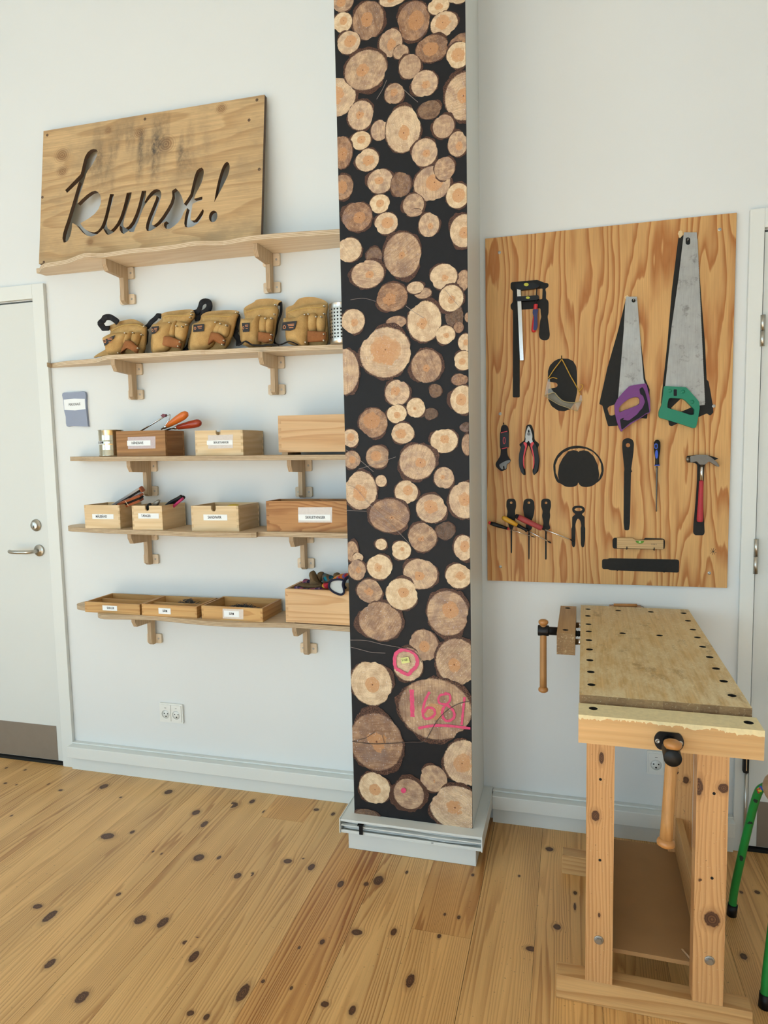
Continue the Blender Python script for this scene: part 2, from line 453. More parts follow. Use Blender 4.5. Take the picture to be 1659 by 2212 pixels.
floor = MB().box(-5.2, 1.75, -6.2, 0.12, -0.12, -0.016).build('floor', M_DARK)
tag(floor, 'golden pine plank floor with dark knots running up to the wall', 'floor', kind='structure')
PW = 0.1822
PX0 = -0.641
def plank(x0, x1, y0, y1, tint, contrast, fine):
    g0 = 0.0004
    ga = 0.0011 if min(abs(x0 - q) for q in (-0.641, -1.3698, -0.2766)) < .003 else g0
    xa, xb = x0 + ga, x1 - g0
    nx = 15 if fine else 2
    ys = list(np.linspace(max(y0, -1.75), y1, max(3, int((y1 - max(y0, -1.75)) / 0.011)))) if fine else [y0, y1]
    if fine and y0 < -1.75: ys = [y0] + ys
    ny = len(ys); xs = np.linspace(xa, xb, nx); ys = np.array(ys)
    cx, cy = (xa + xb) / 2, (y0 + y1) / 2
    GY, GX = np.meshgrid(ys, xs, indexing='ij')
    V = np.zeros((nx * ny + 2 * (nx + ny), 3))
    top = np.stack([GX.ravel(), GY.ravel(), np.zeros(nx * ny)], 1)
    faces = [(j * nx + i, j * nx + i + 1, (j + 1) * nx + i + 1, (j + 1) * nx + i) for j in range(ny - 1) for i in range(nx - 1)]
    rim = [(0, i) for i in range(nx)] + [(j, nx - 1) for j in range(1, ny)] + [(ny - 1, i) for i in range(nx - 2, -1, -1)] + [(j, 0) for j in range(ny - 2, 0, -1)]
    low = np.array([[xs[i], ys[j], -0.0155] for j, i in rim]); b = nx * ny; m = len(rim)
    for q in range(m):
        w = (q + 1) % m; j, i = rim[q]; j2, i2 = rim[w]
        faces.append((j2 * nx + i2, j * nx + i, b + q, b + w))
    faces.append(tuple(b + q for q in range(m))[::-1])
    V = np.vstack([top, low]); kn = [k for k in KN if x0 - 0.004 <= k[0] <= x1 + 0.004 and y0 - 0.03 <= k[1] <= y1 + 0.03]
    at = np.vstack([knot_attr(top[:, 1], top[:, 0], kn, (ny, nx)), np.tile([50, 50, 0], (m, 1))])
    V = V - np.array([cx, cy, 0])
    me = bpy.data.meshes.new('plank'); me.from_pydata(V.tolist(), [], faces); me.update()
    set_attr(me, 'knot', at); me.materials.append(M_FLOOR)
    o = bpy.data.objects.new('plank', me); COL.objects.link(o); o.parent = floor; o.location = (cx, cy, 0)
    o.color = (tint[0], tint[1], tint[2], contrast)
rr = random.Random(3)
i0 = int(math.floor((-5.2 - PX0) / PW)) + 1; i1 = int(math.ceil((1.75 - PX0) / PW))
for i in range(i0, i1):
    x0 = PX0 + i * PW; x1 = min(x0 + PW, 1.75)
    fine = -3.0 < x0 < 0.9
    t0 = rr.uniform(0.93, 1.03); warm = max(0.0, min(1.0, (x0 + 1.0) / 1.3))
    tint = [t0 * (1.0 - 0.02 * warm), t0 * (1.0 - 0.08 * warm), t0 * (1.0 - 0.15 * warm)]; con = rr.uniform(0.6, 0.95)
    if i == -1: tint, con = [0.86, 0.76, 0.66], 1.35
    if i == 1:
        plank(x0, x1, -0.677, 0.0, [0.86, 0.76, 0.66], 0.9, True); plank(x0, x1, -6.2, -0.678, [0.95, 0.90, 0.84], 0.75, True)
    elif i == -3:
        plank(x0, x1, -0.205, 0.0, [0.96, 0.88, 0.80], 0.8, True); plank(x0, x1, -6.2, -0.206, tint, con, True)
    else: plank(x0, x1, -6.2, 0.0, tint, con, fine)

# ================================================================== walls, ceiling, windows (the windows lie behind the camera)
def wall_holes(name, label, axis, at, th, a0, a1, z0, z1, holes, mat=None):
    mb = MB()
    hl = [[(h[0], h[2]), (h[1], h[2]), (h[1], h[3]), (h[0], h[3])] for h in holes]
    fr = (lambda u, v, d: (u, d, v)) if axis == 'Y' else (lambda u, v, d: (d, u, v))
    mb.prism([[(a0, z0), (a1, z0), (a1, z1), (a0, z1)]] + hl, at, at + th, fr)
    return tag(mb.build(name, mat or M_WALL), label, 'wall', kind='structure')
ZC = 3.75
wall_holes('wall_front', 'white painted wall carrying the shelves and the tool board', 'Y', 0.0, 0.12, -5.32, 1.87, -0.12, ZC, [(-3.22, -2.297, -0.01, 2.15), (0.6115, 1.53, -0.01, 2.15)])
WO = [(-4.2, -2.85), (-2.35, -1.0), (-0.45, 0.45)]  # the last window is added out of view to brighten the right wall
WL = [(-5.7, -4.4), (-4.0, -2.7)]
wall_holes('wall_opposite', 'white wall with three tall windows facing the shelves, the last added for light', 'Y', -6.32, 0.12, -5.32, 1.87, -0.12, ZC, [(a, b, 0.25, 2.85) for a, b in WO])
wall_holes('wall_left', 'white side wall with two tall windows beyond the door', 'X', -5.32, 0.12, -6.2, 0.0, -0.12, ZC, [(a, b, 0.25, 2.85) for a, b in WL])
wall_holes('wall_right', 'plain white side wall at the right of the workbench', 'X', 1.75, 0.12, -6.2, 0.0, -0.12, ZC, [])
tag(MB().box(-5.32, 1.87, -6.32, 0.12, ZC, ZC + 0.1).build('ceiling', M_CEIL), 'high white ceiling above the room', 'ceiling', kind='structure')
wn = 1
for kind_, rngs in (('O', WO), ('L', WL)):
    for a, b in rngs:
        mb = MB()
        fr = (lambda u, v, d: (u, -6.30 + d, v)) if kind_ == 'O' else (lambda u, v, d: (-5.30 + d, u, v))
        m_ = (a + b) / 2
        mb.prism([[(a, 0.25), (b, 0.25), (b, 2.85), (a, 2.85)],
                  [(a + .06, .31), (m_ - .03, .31), (m_ - .03, 2.79), (a + .06, 2.79)],
                  [(m_ + .03, .31), (b - .06, .31), (b - .06, 2.79), (m_ + .03, 2.79)]], 0.0, 0.06, fr)
        tag(mb.build('window_%d' % wn, M_TRIM), 'unseen tall white two-light window frame, number %s from the left behind the viewer' % ['one', 'two', 'three', 'four', 'five'][wn - 1], 'window', kind='structure'); wn += 1
        pd = bpy.data.lights.new('sky_area_lamp', 'AREA'); pd.shape = 'RECTANGLE'; pd.energy = 38.0 * (b - a) / 1.35 if kind_ == 'O' else 32.0; pd.color = (0.58, 0.82, 1.0)  # area lamp in the opening, emitting in place of the sky outside
        po = bpy.data.objects.new('sky_area_lamp', pd); COL.objects.link(po)
        pd.size = b - a; pd.size_y = 2.6
        if kind_ == 'O': po.location = (m_, -6.31, 1.55); po.rotation_euler = (math.pi / 2, 0, math.pi)
        else: po.location = (-5.31, m_, 1.55); po.rotation_euler = (math.pi / 2, 0, math.pi / 2)
for o in [o for o in bpy.data.objects if o.name.startswith('sky_area_lamp')]:
    d = Vector((0, 1, 0)) if o.location.y < -6 else Vector((1, 0, 0))
    o.rotation_euler = d.to_track_quat('-Z', 'Z' if False else 'Y').to_euler()
    if True:
        # keep the area lamp's long side upright
        z = -d; x = Vector((0, 0, 1)).cross(z).normalized(); y = z.cross(x)
        o.rotation_euler = Matrix((x, y, z)).transposed().to_euler()

# ---------------------------------------------------------------- skirting with cable trunking
def skirting(name, label, x0, x1):
    r = root(name, label, 'skirting', kind='structure')
    MB().box(x0, x1, -0.03, -0.0005, 0.0, 0.0665, 0.001).build('plinth_board', M_TRIM, r)
    MB().box(x0, x1, -0.058, -0.0005, 0.067, 0.1205, 0.0025).build('cable_trunking', M_TRIM, r)
    MB().box(x0, x1, -0.0225, -0.0005, 0.1207, 0.1265, 0.001).build('trunking_lid', M_TRIM, r)
    place(r, ((x0 + x1) / 2, -0.03, 0)); return r
skirting('baseboard_left', 'white skirting and cable trunking below the wall shelves', -2.2355, -0.7785)
skirting('baseboard_right', 'white skirting and cable trunking behind the workbench', -0.2835, 0.5665)

# ---------------------------------------------------------------- doors
def door(name, label, x_leaf0, x_leaf1, x_out0, x_out1, hand, handle):
    r = root(name, label, 'door', kind='structure')
    z1 = 2.145
    xl0, xl1 = x_leaf0 + 0.0035, x_leaf1 - 0.0035
    lf = MB().box(xl0, xl1, -0.008, 0.034, 0.02, z1 - 0.004, 0.001).build('door_leaf', M_DOOR, r)
    # casing: two jamb boards and a head, each a board of its own
    MB().box(x_out0, x_leaf0, -0.018, -0.0005, 0.0, 2.2150, 0.0015).build('casing', M_TRIM, r)
    MB().box(x_leaf1, x_out1, -0.018, -0.0005, 0.0, 2.2150, 0.0015).build('casing', M_TRIM, r)
    MB().box(x_leaf0 + .0002, x_leaf1 - .0002, -0.018, -0.0005, z1 + 0.008, 2.2150, 0.0015).build('casing', M_TRIM, r)
    MB().box(x_leaf0, x_leaf1, 0.036, 0.06, 0.0, z1).build('gap_shade_sheet', M_DARK, r)  # dark sheet filling the opening, colours the shadow gaps round the leaf
    MB().box(x_leaf0 + .001, x_leaf1 - .001, -0.012, 0.0355, -0.0, 0.012, 0.001).build('threshold', M_DARK, r)
    kp = MB().box(xl0 + 0.03, xl1 - 0.03, -0.0098, -0.0083, 0.022, 0.189, 0.0004).build('kick_plate', M_KICK, r)
    if handle:
        hx, hz = -2.357, 1.025
        lk = MB(); lk.lathe((-2.366, -0.0082, 1.142), (0, -1, 0), [(0.028, 0), (0.028, 0.004), (0.026, 0.007), (0.020, 0.009), (0.019, 0.016), (0.016, 0.018), (0.001, 0.018)], 28)
        lo = lk.build('lock_cylinder', M_STEEL, r)
        k = MB(); k.prism([rrect(-2.3675, -2.3645, 1.130, 1.143, 0.0012)], -0.0270, -0.0255)
        k.build('keyhole', M_DARK, lo)
        ro = MB().lathe((hx, -0.0082, hz), (0, -1, 0), [(0.027, 0), (0.027, 0.006), (0.025, 0.008), (0.013, 0.009), (0.012, 0.012), (0.001, 0.012)], 28).build('handle_rose', M_STEEL, r)
        path = spline([(hx, -0.018, hz), (hx, -0.050, hz), (hx - 0.012, -0.066, hz), (hx - 0.03, -0.071, hz), (hx - 0.075, -0.074, hz), (hx - 0.105, -0.068, hz), (hx - 0.122, -0.058, hz)], 8)
        MB().tube(path, 0.0088, 14).build('lever_handle', M_STEEL, ro)
    else:
        for za, zb in ((1.005, 1.1255), (1.77, 1.872)):
            hg = MB(); m_ = (za + zb) / 2
            hg.cyl((x_leaf0 + .002, -0.021, za), (x_leaf0 + .002, -0.021, m_ - 0.001), 0.0075, seg=16)
            ho = hg.build('hinge', M_STEEL, r)
            MB().cyl((x_leaf0 + .002, -0.021, m_ + 0.001), (x_leaf0 + .002, -0.021, zb), 0.0075, seg=16).build('hinge_knuckle', M_STEEL, ho)
    place(r, ((x_out0 + x_out1) / 2, 0, 0)); return r
door('door_1', 'white flush door with lever handle and grey kick plate, left of the shelves', -3.22, -2.297, -3.281, -2.236, 1, True)
door('door_2', 'white door with steel hinges at the right edge beside the workbench', 0.6115, 1.53, 0.5675, 1.585, 0, False)

# ================================================================== pillar with the printed log picture
PXL, PXR, PYF = -0.7572, -0.3216, -0.310
pillar = root('pillar', 'tall square pillar wrapped in a print of stacked cut logs', 'pillar', kind='structure')
MB().box(PXL, PXR, PYF + 0.004, 0.0, 0.0, ZC, 0.001).build('pillar_core', M_TRIM, pillar)
M_MUR = plain('print_black', '#17171a', 0.6, var=0.25, scale=60, spec=0.3)
mural = MB().box(PXL + .0008, PXR - .0012, PYF, PYF + 0.0038, 0.126, ZC).build('log_print_panel', M_MUR, pillar)
mural['label'] = 'dark photo print of cut log ends'
def log_mat():
    t = NT('log_print')
    u, v, sd = t.xyz(t.attr('lp')); tone, heart, bark = t.xyz(t.attr('lq'))
    so = t.math('MULTIPLY', sd, 17.3)
    q = t.comb(u, v, so)
    rad = t.math('SQRT', t.math('ADD', t.math('MULTIPLY', u, u), t.math('MULTIPLY', v, v)))
    nb = t.noise(q, 2.6, 3, 0.6); nf = t.noise(q, 14, 3, 0.65); ns = t.noise(q, 38, 2, 0.6)
    w1 = t.n('TexWhiteNoise', noise_dimensions='1D'); t.put(w1.inputs['W'], t.math('MULTIPLY', sd, 91.7)); wv = t.xyz(w1.outputs['Color'])
    hu = t.math('SUBTRACT', u, t.math('MULTIPLY', t.math('SUBTRACT', wv[0], 0.5), 0.34)); hv = t.math('SUBTRACT', v, t.math('MULTIPLY', t.math('SUBTRACT', wv[1], 0.5), 0.30))
    hrad = t.math('SQRT', t.math('ADD', t.math('MULTIPLY', hu, hu), t.math('MULTIPLY', hv, hv)))
    hr1 = t.math('ADD', hrad, t.math('MULTIPLY', t.math('SUBTRACT', t.noise(q, 3.6, 2, 0.6), 0.5), t.rng(wv[2], 0.2, 1.0, 0.10, 0.55)))
    r1 = t.math('ADD', rad, t.math('MULTIPLY', t.math('SUBTRACT', nb, 0.5), 0.22))
    r2 = t.math('ADD', rad, t.math('MULTIPLY', t.math('SUBTRACT', nf, 0.5), 0.12))
    sap = t.ramp(tone, [(0.0, '#f4dfba'), (0.25, '#e6c9a4'), (0.5, '#bd9573'), (0.75, '#7d6550'), (1.0, '#3a3330')])
    sap2 = t.ramp(tone, [(0.0, '#dfbf93'), (0.25, '#c5a58a'), (0.5, '#8a6750'), (0.75, '#55453a'), (1.0, '#2a2626')])
    col = t.mix(t.rng(nb, 0.38, 0.62, 0, 1), sap, sap2)
    # weathering: grey-brown patches on part of each face, strongest on the browner logs
    wth = t.noise(t.comb(t.math('ADD', u, 3.0), t.math('SUBTRACT', v, t.math('MULTIPLY', wv[2], 2.0)), so), 1.3, 3, 0.65)
    col = t.mix(t.math('MULTIPLY', t.rng(wth, 0.48, 0.68, 0, 1), t.rng(tone, 0.08, 0.45, 0.05, 0.75)), col, t.mix(wv[0], lin('#6d5848'), lin('#8f7a76')))
    # saw cuts across the face at each log's own angle
    a = t.math('MULTIPLY', sd, 6.283)
    ln = t.math('ADD', t.math('MULTIPLY', u, t.math('COSINE', a)), t.math('MULTIPLY', v, t.math('SINE', a)))
    cut = t.noise(t.comb(t.math('MULTIPLY', ln, 26), t.math('MULTIPLY', t.math('ADD', u, v), 1.2), so), 1.0, 2, 0.6)
    cutw = t.math('MULTIPLY', t.rng(cut, 0.46, 0.66, 0, 1), t.rng(tone, 0.08, 0.5, 0.10, 0.55))
    col = t.mix(cutw, col, lin('#7a5233'))
    rings = t.math('ADD', t.math('MULTIPLY', t.math('SINE', t.math('MULTIPLY', t.math('ADD', hrad, t.math('MULTIPLY', t.math('SUBTRACT', nb, 0.5), 0.15)), 70)), 0.5), 0.5)
    col = t.mix(t.math('MULTIPLY', rings, 0.13), col, lin('#8a5a35'))
    hm = t.math('MULTIPLY', t.math('LESS_THAN', t.math('SUBTRACT', hr1, t.math('MULTIPLY', heart, t.rng(wv[1], 0, 1, 0.8, 1.1))), 0.0), t.math('GREATER_THAN', heart, 0.03))
    hc = t.mix(nf, lin('#c08250'), lin('#d9a878')); hc = t.mix(t.rng(tone, 0.3, 0.8, 0, 0.6), hc, lin('#8a5b3a'))
    col = t.mix(t.math('MULTIPLY', hm, 0.85), col, hc)
    col = t.mix(t.math('MULTIPLY', t.math('LESS_THAN', t.math('SUBTRACT', hrad, 0.035), 0.0), t.math('GREATER_THAN', heart, 0.05)), col, lin('#7b4d30'))
    col = t.mix(t.rng(ns, 0.67, 0.74, 0, 0.7), col, lin('#4a3424'))
    col = t.mix(t.rng(t.noise(t.comb(u, v, t.math('ADD', so, 5.0)), 22, 2, 0.6), 0.64, 0.74, 0, 0.8), col, t.mix(wv[1], lin('#fbf3e6'), lin('#dfe0ee')))
    # bark rim
    edge = t.math('SUBTRACT', 1.0, bark)
    bm_ = t.rng(t.math('SUBTRACT', r2, edge), -0.015, 0.03, 0, 1)
    bc = t.mix(t.rng(ns, 0.4, 0.62, 0, 1), lin('#2a1c17'), lin('#6d4a39')); bc = t.mix(t.rng(nf, 0.62, 0.72, 0, 0.8), bc, lin('#a98272'))
    col = t.mix(bm_, col, bc)
    return t.done(col, 0.55, 0, 0.3)
M_LOG = log_mat()
A_, B_, C_, D_ = crop(700, 0, 4.608), crop(700, 460, 4.608), crop(700, 900, 4.608), crop(740, 1340, 4.809)
LOGS = []
def logs(f, s, lst):
    for e in lst:
        x, y, a, b, tone, heart = e[:6]; bark = e[6] if len(e) > 6 else 0.05; rot = e[7] if len(e) > 7 else 0.0
        px, py = f(x, y); LOGS.append((px, py, a / s, b / s, tone, heart, bark, rot))
ru = random.Random(23)
logs(A_, 4.608, [(90 + (k % 5) * 310 + ru.uniform(-70, 70), -190 - (k // 5) * 265 + ru.uniform(-60, 60), ru.uniform(95, 185), ru.uniform(95, 185), ru.uniform(.05, .5), ru.choice((0, .3, .4, .5)), ru.uniform(.04, .09)) for k in range(30)])
logs(A_, 4.608, [(1370, 440, 130, 110, .55, .3), (185, 20, 115, 105, .35, .45), (680, -5, 135, 75, .15, .3), (1350, -30, 95, 70, .15, .3), (440, 205, 165, 205, .45, .35, .07), (185, 225, 100, 105, .08, .35), (245, 425, 120, 120, .18, .5),
  (890, 210, 170, 205, .5, .5, .06), (1140, 60, 112, 92, .08, .4), (1195, 240, 142, 128, .18, .5), (665, 430, 120, 150, .32, .42), (765, 520, 80, 78, .35, .0), (1075, 485, 170, 140, .5, .5), (1340, 550, 128, 135, .05, .55, .05),
  (130, 970, 195, 205, .22, .4, .06), (415, 700, 228, 212, .33, .3, .08), (855, 665, 118, 132, .33, .0, .08), (700, 935, 103, 108, .38, .32), (1000, 835, 138, 138, .25, .35), (1400, 960, 215, 255, .3, .3, .08), (365, 1150, 138, 155, .25, .3, .07), (555, 1300, 92, 108, .3, .0),
  (785, 1290, 182, 240, .18, .38, .05, .2), (1050, 1095, 120, 98, .68, .0, .06), (1190, 1260, 118, 128, .33, .0, .1), (365, 1400, 105, 97, .05, .4), (170, 1520, 118, 170, .5, .5), (430, 1595, 122, 117, .17, .5), (1330, 1435, 103, 132, .3, .4, .06), (1000, 1520, 138, 148, .25, .3, .07),
  (1075, 1830, 190, 182, .3, .45, .05), (1200, 1680, 108, 125, .38, .0, .06), (185, 1865, 115, 128, .48, .5), (560, 1805, 138, 132, .25, .3, .08), (765, 1840, 105, 132, .62, .0, .05), (1330, 1950, 120, 130, .05, .55), (890, 2040, 115, 120, .33, .0, .09), (555, 2030, 105, 97, .05, .4)])
logs(B_, 4.608, [(900, 0, 80, 40, .35, .0), (330, 40, 158, 155, .5, .45, .07), (620, 105, 122, 112, .17, .5), (1045, 120, 108, 128, .28, .3, .06), (1390, 180, 150, 180, .15, .4, .1), (250, 370, 132, 128, .15, .0, .06), (500, 430, 85, 95, .72, .0, .1), (780, 420, 200, 240, .38, .18, .08),
  (1390, 670, 70, 105, .4, .0), (1190, 635, 143, 132, .14, .3), (435, 610, 175, 150, .3, .28, .08, -.3), (675, 840, 163, 148, .5, .5, .05), (985, 800, 95, 58, .35, .0, .1), (910, 745, 92, 66, .2, .0, .1), (1300, 1040, 95, 115, .78, .0), (1000, 1080, 178, 210, .15, .3, .05), (1265, 850, 133, 143, .1, .35, .09),
  (290, 1080, 122, 127, .18, .35), (720, 1090, 105, 65, .4, .0), (610, 1390, 268, 258, .2, .52, .05), (1340, 1140, 52, 57, .55, .0), (1210, 1215, 100, 97, .1, .3), (1430, 1040, 30, 50, .4, 0), (1410, 1290, 78, 92, .14, .35), (1020, 1525, 165, 180, .42, .25, .09), (1390, 1470, 102, 100, .08, .4),
  (200, 1580, 160, 245, .28, .0, .08), (1350, 1660, 85, 62, .5, .0), (730, 1790, 130, 135, .25, .3, .07), (1110, 1770, 66, 72, .7, .0), (1380, 1860, 135, 155, .1, .4, .1), (1065, 2000, 66, 62, .85, .0), (915, 1940, 97, 102, .1, .2), (490, 2090, 148, 152, .48, .5, .05), (725, 2000, 102, 97, .05, .4)])
logs(C_, 4.608, [(265, 215, 87, 92, .2, .4), (785, 165, 120, 107, .17, .5), (1430, 280, 62, 108, .4, .0), (1410, 105, 60, 48, .9, .0), (1195, 240, 142, 127, .1, .3), (280, 430, 87, 92, .38, .4), (535, 400, 122, 117, .38, .42), (930, 450, 198, 192, .3, .28, .1), (365, 735, 168, 198, .2, .5, .05), (570, 640, 58, 62, .2, .0, .06),
  (1195, 610, 104, 112, .28, .2), (820, 750, 120, 120, .13, .38), (1400, 830, 168, 195, .22, .35, .08), (650, 985, 215, 178, .45, .12, .08, .45), (1070, 915, 162, 148, .25, .4, .06), (1210, 1135, 97, 92, .86, .0), (980, 1200, 148, 148, .4, .2, .05), (280, 1340, 70, 115, .4, .0, .14), (340, 1400, 52, 48, .2, .0),
  (570, 1270, 64, 62, .1, .0, .12), (770, 1330, 102, 97, .05, .2), (1390, 1305, 105, 135, .18, .4, .08), (555, 1495, 132, 128, .08, .35), (330, 1525, 92, 103, .38, .3), (960, 1565, 178, 158, .28, .33), (1340, 1585, 138, 128, .1, .35, .06), (455, 1735, 133, 122, .38, .33), (1230, 1955, 222, 238, .36, .33, .08), (560, 2035, 230, 205, .42, .0, .08), (775, 1765, 168, 163, .06, .3)])
logs(D_, 4.809, [(845, 260, 158, 172, .36, .38), (300, 650, 222, 238, .12, .38, .05), (1190, 430, 240, 260, .33, .33, .09), (680, 455, 163, 178, .18, .0, .05), (960, 920, 400, 330, .38, .3, .06, .12), (350, 1260, 295, 315, .46, .33, .08), (1280, 1480, 240, 245, .22, .42, .05), (335, 1740, 168, 170, .1, .4), (945, 1640, 148, 142, .34, .1), (250, 2030, 135, 80, .72, .0, .1), (690, 1800, 185, 182, .36, .0, .16), (1190, 1945, 295, 235, .2, .3, .05)])
def clip(poly, ax, val, keep_less):
    out = []
    for i in range(len(poly)):
        a, b = poly[i - 1], poly[i]
        ia = (a[ax] <= val) if keep_less else (a[ax] >= val); ib = (b[ax] <= val) if keep_less else (b[ax] >= val)
        if ia != ib:
            t = (val - a[ax]) / (b[ax] - a[ax]); c = [a[0] + (b[0] - a[0]) * t, a[1] + (b[1] - a[1]) * t]; c[ax] = val; out.append(tuple(c))
        if ib: out.append(b)
    return out
def print_layer(name, polys, mat, lp=None, lq=None, y=None):
    """flat print: polygons in the panel's plane, later ones a hair above earlier ones"""
    V, Fc, LP, LQ = [], [], [], []
    for k, (poly, at, q) in enumerate(polys):
        for ax, val, less in ((0, PXL + .0010, False), (0, PXR - .0014, True), (1, 0.1262, False), (1, ZC - .01, True)):
            if poly: poly = clip(poly, ax, val, less)
        if len(poly) < 3: continue
        b = len(V)
        for p in poly:
            V.append((p[0], (y if y is not None else PYF - 0.0002) - 2.0e-5 * k, p[1]))
            if at: LP.append(at(p)); LQ.append(q)
        ar = sum(poly[i - 1][0] * poly[i][1] - poly[i][0] * poly[i - 1][1] for i in range(len(poly)))
        ids = list(range(b, b + len(poly))); Fc.append(ids if ar > 0 else ids[::-1])
    me = bpy.data.meshes.new(name); me.from_pydata(V, [], Fc); me.update()
    if LP: set_attr(me, 'lp', LP); set_attr(me, 'lq', LQ)
    me.materials.append(mat); o = bpy.data.objects.new(name, me); COL.objects.link(o); o.parent = mural
    return o
rl = random.Random(11); polys = []
for k, (px, py, a, b, tone, heart, bark, rot) in enumerate(LOGS):
    c = W(px, py, PYF); rx = abs(W(px + a, py, PYF)[0] - c[0]); rz = abs(W(px, py + b, PYF)[2] - c[2])
    ph = [rl.uniform(0, 6.28) for _ in range(6)]; am = [0.065, 0.055, 0.032, 0.018, 0.014, 0.010]
    rot = -rot + 0.0; pts = []; big = 1.0 + bark * 0.4
    for i in range(56):
        th = 2 * math.pi * i / 56; w = big * (1 + sum(am[j] * math.sin((j + 2 if j < 3 else 5 * j - 6) * th + ph[j]) for j in range(6)) + rl.uniform(-1, 1) * 0.012 * (1 + 14 * max(0, bark - .04)))
        x, z = rx * w * math.cos(th), rz * w * math.sin(th)
        pts.append((c[0] + x * math.cos(rot) - z * math.sin(rot), c[2] + x * math.sin(rot) + z * math.cos(rot)))
    sd = rl.random(); ox, oz = rl.uniform(-.12, .12), rl.uniform(-.12, .12)
    at = (lambda p, c=c, rx=rx, rz=rz, sd=sd: ((p[0] - c[0]) / rx, (p[1] - c[2]) / rz, sd))
    polys.append((pts, at, (tone, heart, bark)))
tag(print_layer('log_print', polys, M_LOG), kind='stuff')
NL = 2.0e-5 * len(polys)
def strip(pts, w, f):
    """a painted stroke of width w (m) through crop points"""
    P = [(W(*f(*p), PYF)[0], W(*f(*p), PYF)[2]) for p in pts]; P = spline(P, 6); L, R = [], []
    for i, p in enumerate(P):
        a, b = P[max(i - 1, 0)], P[min(i + 1, len(P) - 1)]; dx, dz = b[0] - a[0], b[1] - a[1]; n = math.hypot(dx, dz) or 1
        ww = w * (0.5 + 0.06 * math.sin(i * 1.7)); L.append((p[0] - dz / n * ww, p[1] + dx / n * ww)); R.append((p[0] + dz / n * ww, p[1] - dx / n * ww))
    return [([L[i], L[i + 1], R[i + 1], R[i]], None, None) for i in range(len(P) - 1)]
M_PINK = plain('pink_spray', '#df4a75', 0.5, var=0.3, scale=70)
M_TWIG = plain('twig_print', '#4b3a33', 0.5, var=0.4)
M_TWIGL = plain('pale_twig_print', '#8d7f78', 0.5, var=0.4)
pink = []
pink += strip([(720, 715), (725, 850), (728, 1000)], 0.0152, D_)
pink += strip([(905, 740), (860, 830), (835, 940), (850, 1010), (905, 1015), (960, 970), (945, 915), (885, 905), (842, 960)], 0.0090, D_)
pink += strip([(1085, 760), (1010, 780), (1005, 850), (1080, 865), (1120, 820), (1110, 765), (1060, 752)], 0.0080, D_)
pink += strip([(1080, 865), (1040, 930), (1050, 1010), (1100, 1040), (1160, 1000), (1150, 930), (1085, 870)], 0.0090, D_)
pink += strip([(1270, 790), (1255, 930), (1240, 1080)], 0.0080, D_)
pink += strip([(790, 1115), (930, 1088), (1100, 1088), (1330, 1115)], 0.0094, D_)
pink += strip([(560, 500), (545, 430), (560, 340), (640, 300), (740, 330), (780, 400), (770, 470), (720, 520), (690, 555), (640, 540), (590, 510), (560, 500)], 0.0123, D_)
pr_ = [([(W(*D_(x, y), PYF)[0], W(*D_(x, y), PYF)[2]) for x, y in circle(638, 1757, 28, 12)], None, None)]
print_layer('pink_paint_mark', pink + pr_, M_PINK, y=PYF - 0.0003 - NL)
mural.children[-1]['label'] = 'pink sprayed number 1681 and ring'
tw = []
for f, pts, w in ((D_, [(105, 1250), (300, 1275), (500, 1270), (700, 1258), (850, 1250), (900, 1180), (990, 1030), (1100, 920), (1220, 855), (1335, 830)], .0026), (D_, [(120, 1245), (240, 1215), (340, 1150)], .0018), (D_, [(440, 1265), (420, 1185)], .002),
                 (D_, [(560, 270), (700, 300), (780, 350), (830, 430)], .0022)): tw += strip(pts, w, f)
print_layer('twig_print', tw, M_TWIG, y=PYF - 0.0005 - NL - 0.003)
tw = []
for f, pts, w in ((D_, [(80, 200), (250, 205), (420, 245), (600, 275)], .0015), (D_, [(80, 270), (200, 300), (300, 325), (450, 335)], .0015), (C_, [(225, 330), (360, 430), (500, 550)], .0014), (C_, [(350, 520), (520, 470), (720, 400)], .0013),
                 (C_, [(230, 675), (330, 720), (450, 860), (600, 1000), (780, 1180), (860, 1270)], .0013), (C_, [(230, 930), (430, 940)], .0013), (A_, [(630, 810), (590, 900), (530, 1000)], .0015), (A_, [(800, 905), (870, 970), (940, 1030)], .0015),
                 (B_, [(270, 870), (400, 855), (520, 885)], .0012), (B_, [(820, 930), (900, 990), (1000, 1050)], .0014), (B_, [(1210, 770), (1290, 870), (1370, 960)], .0012)): tw += strip(pts, w, f)
print_layer('pale_twig_print', tw, M_TWIGL, y=PYF - 0.0005 - NL - 0.003)
M_TAG = plain('yellow_tag', '#e3e58f', 0.5, var=0.05)
tagp = [(W(*D_(x, y), PYF)[0], W(*D_(x, y), PYF)[2]) for x, y in ((608, 382), (690, 372), (706, 430), (622, 443))]
print_layer('tag_print', [(tagp, None, None)], M_TAG, y=PYF - 0.0010 - NL - 0.005)
cc = W(*D_(655, 403), PYF); lettering('51681', 0.0125, M_INK, (cc[0], PYF - 0.0012 - NL - 0.005, cc[2]), (math.pi / 2, -0.13, 0), mural, sx=0.8)

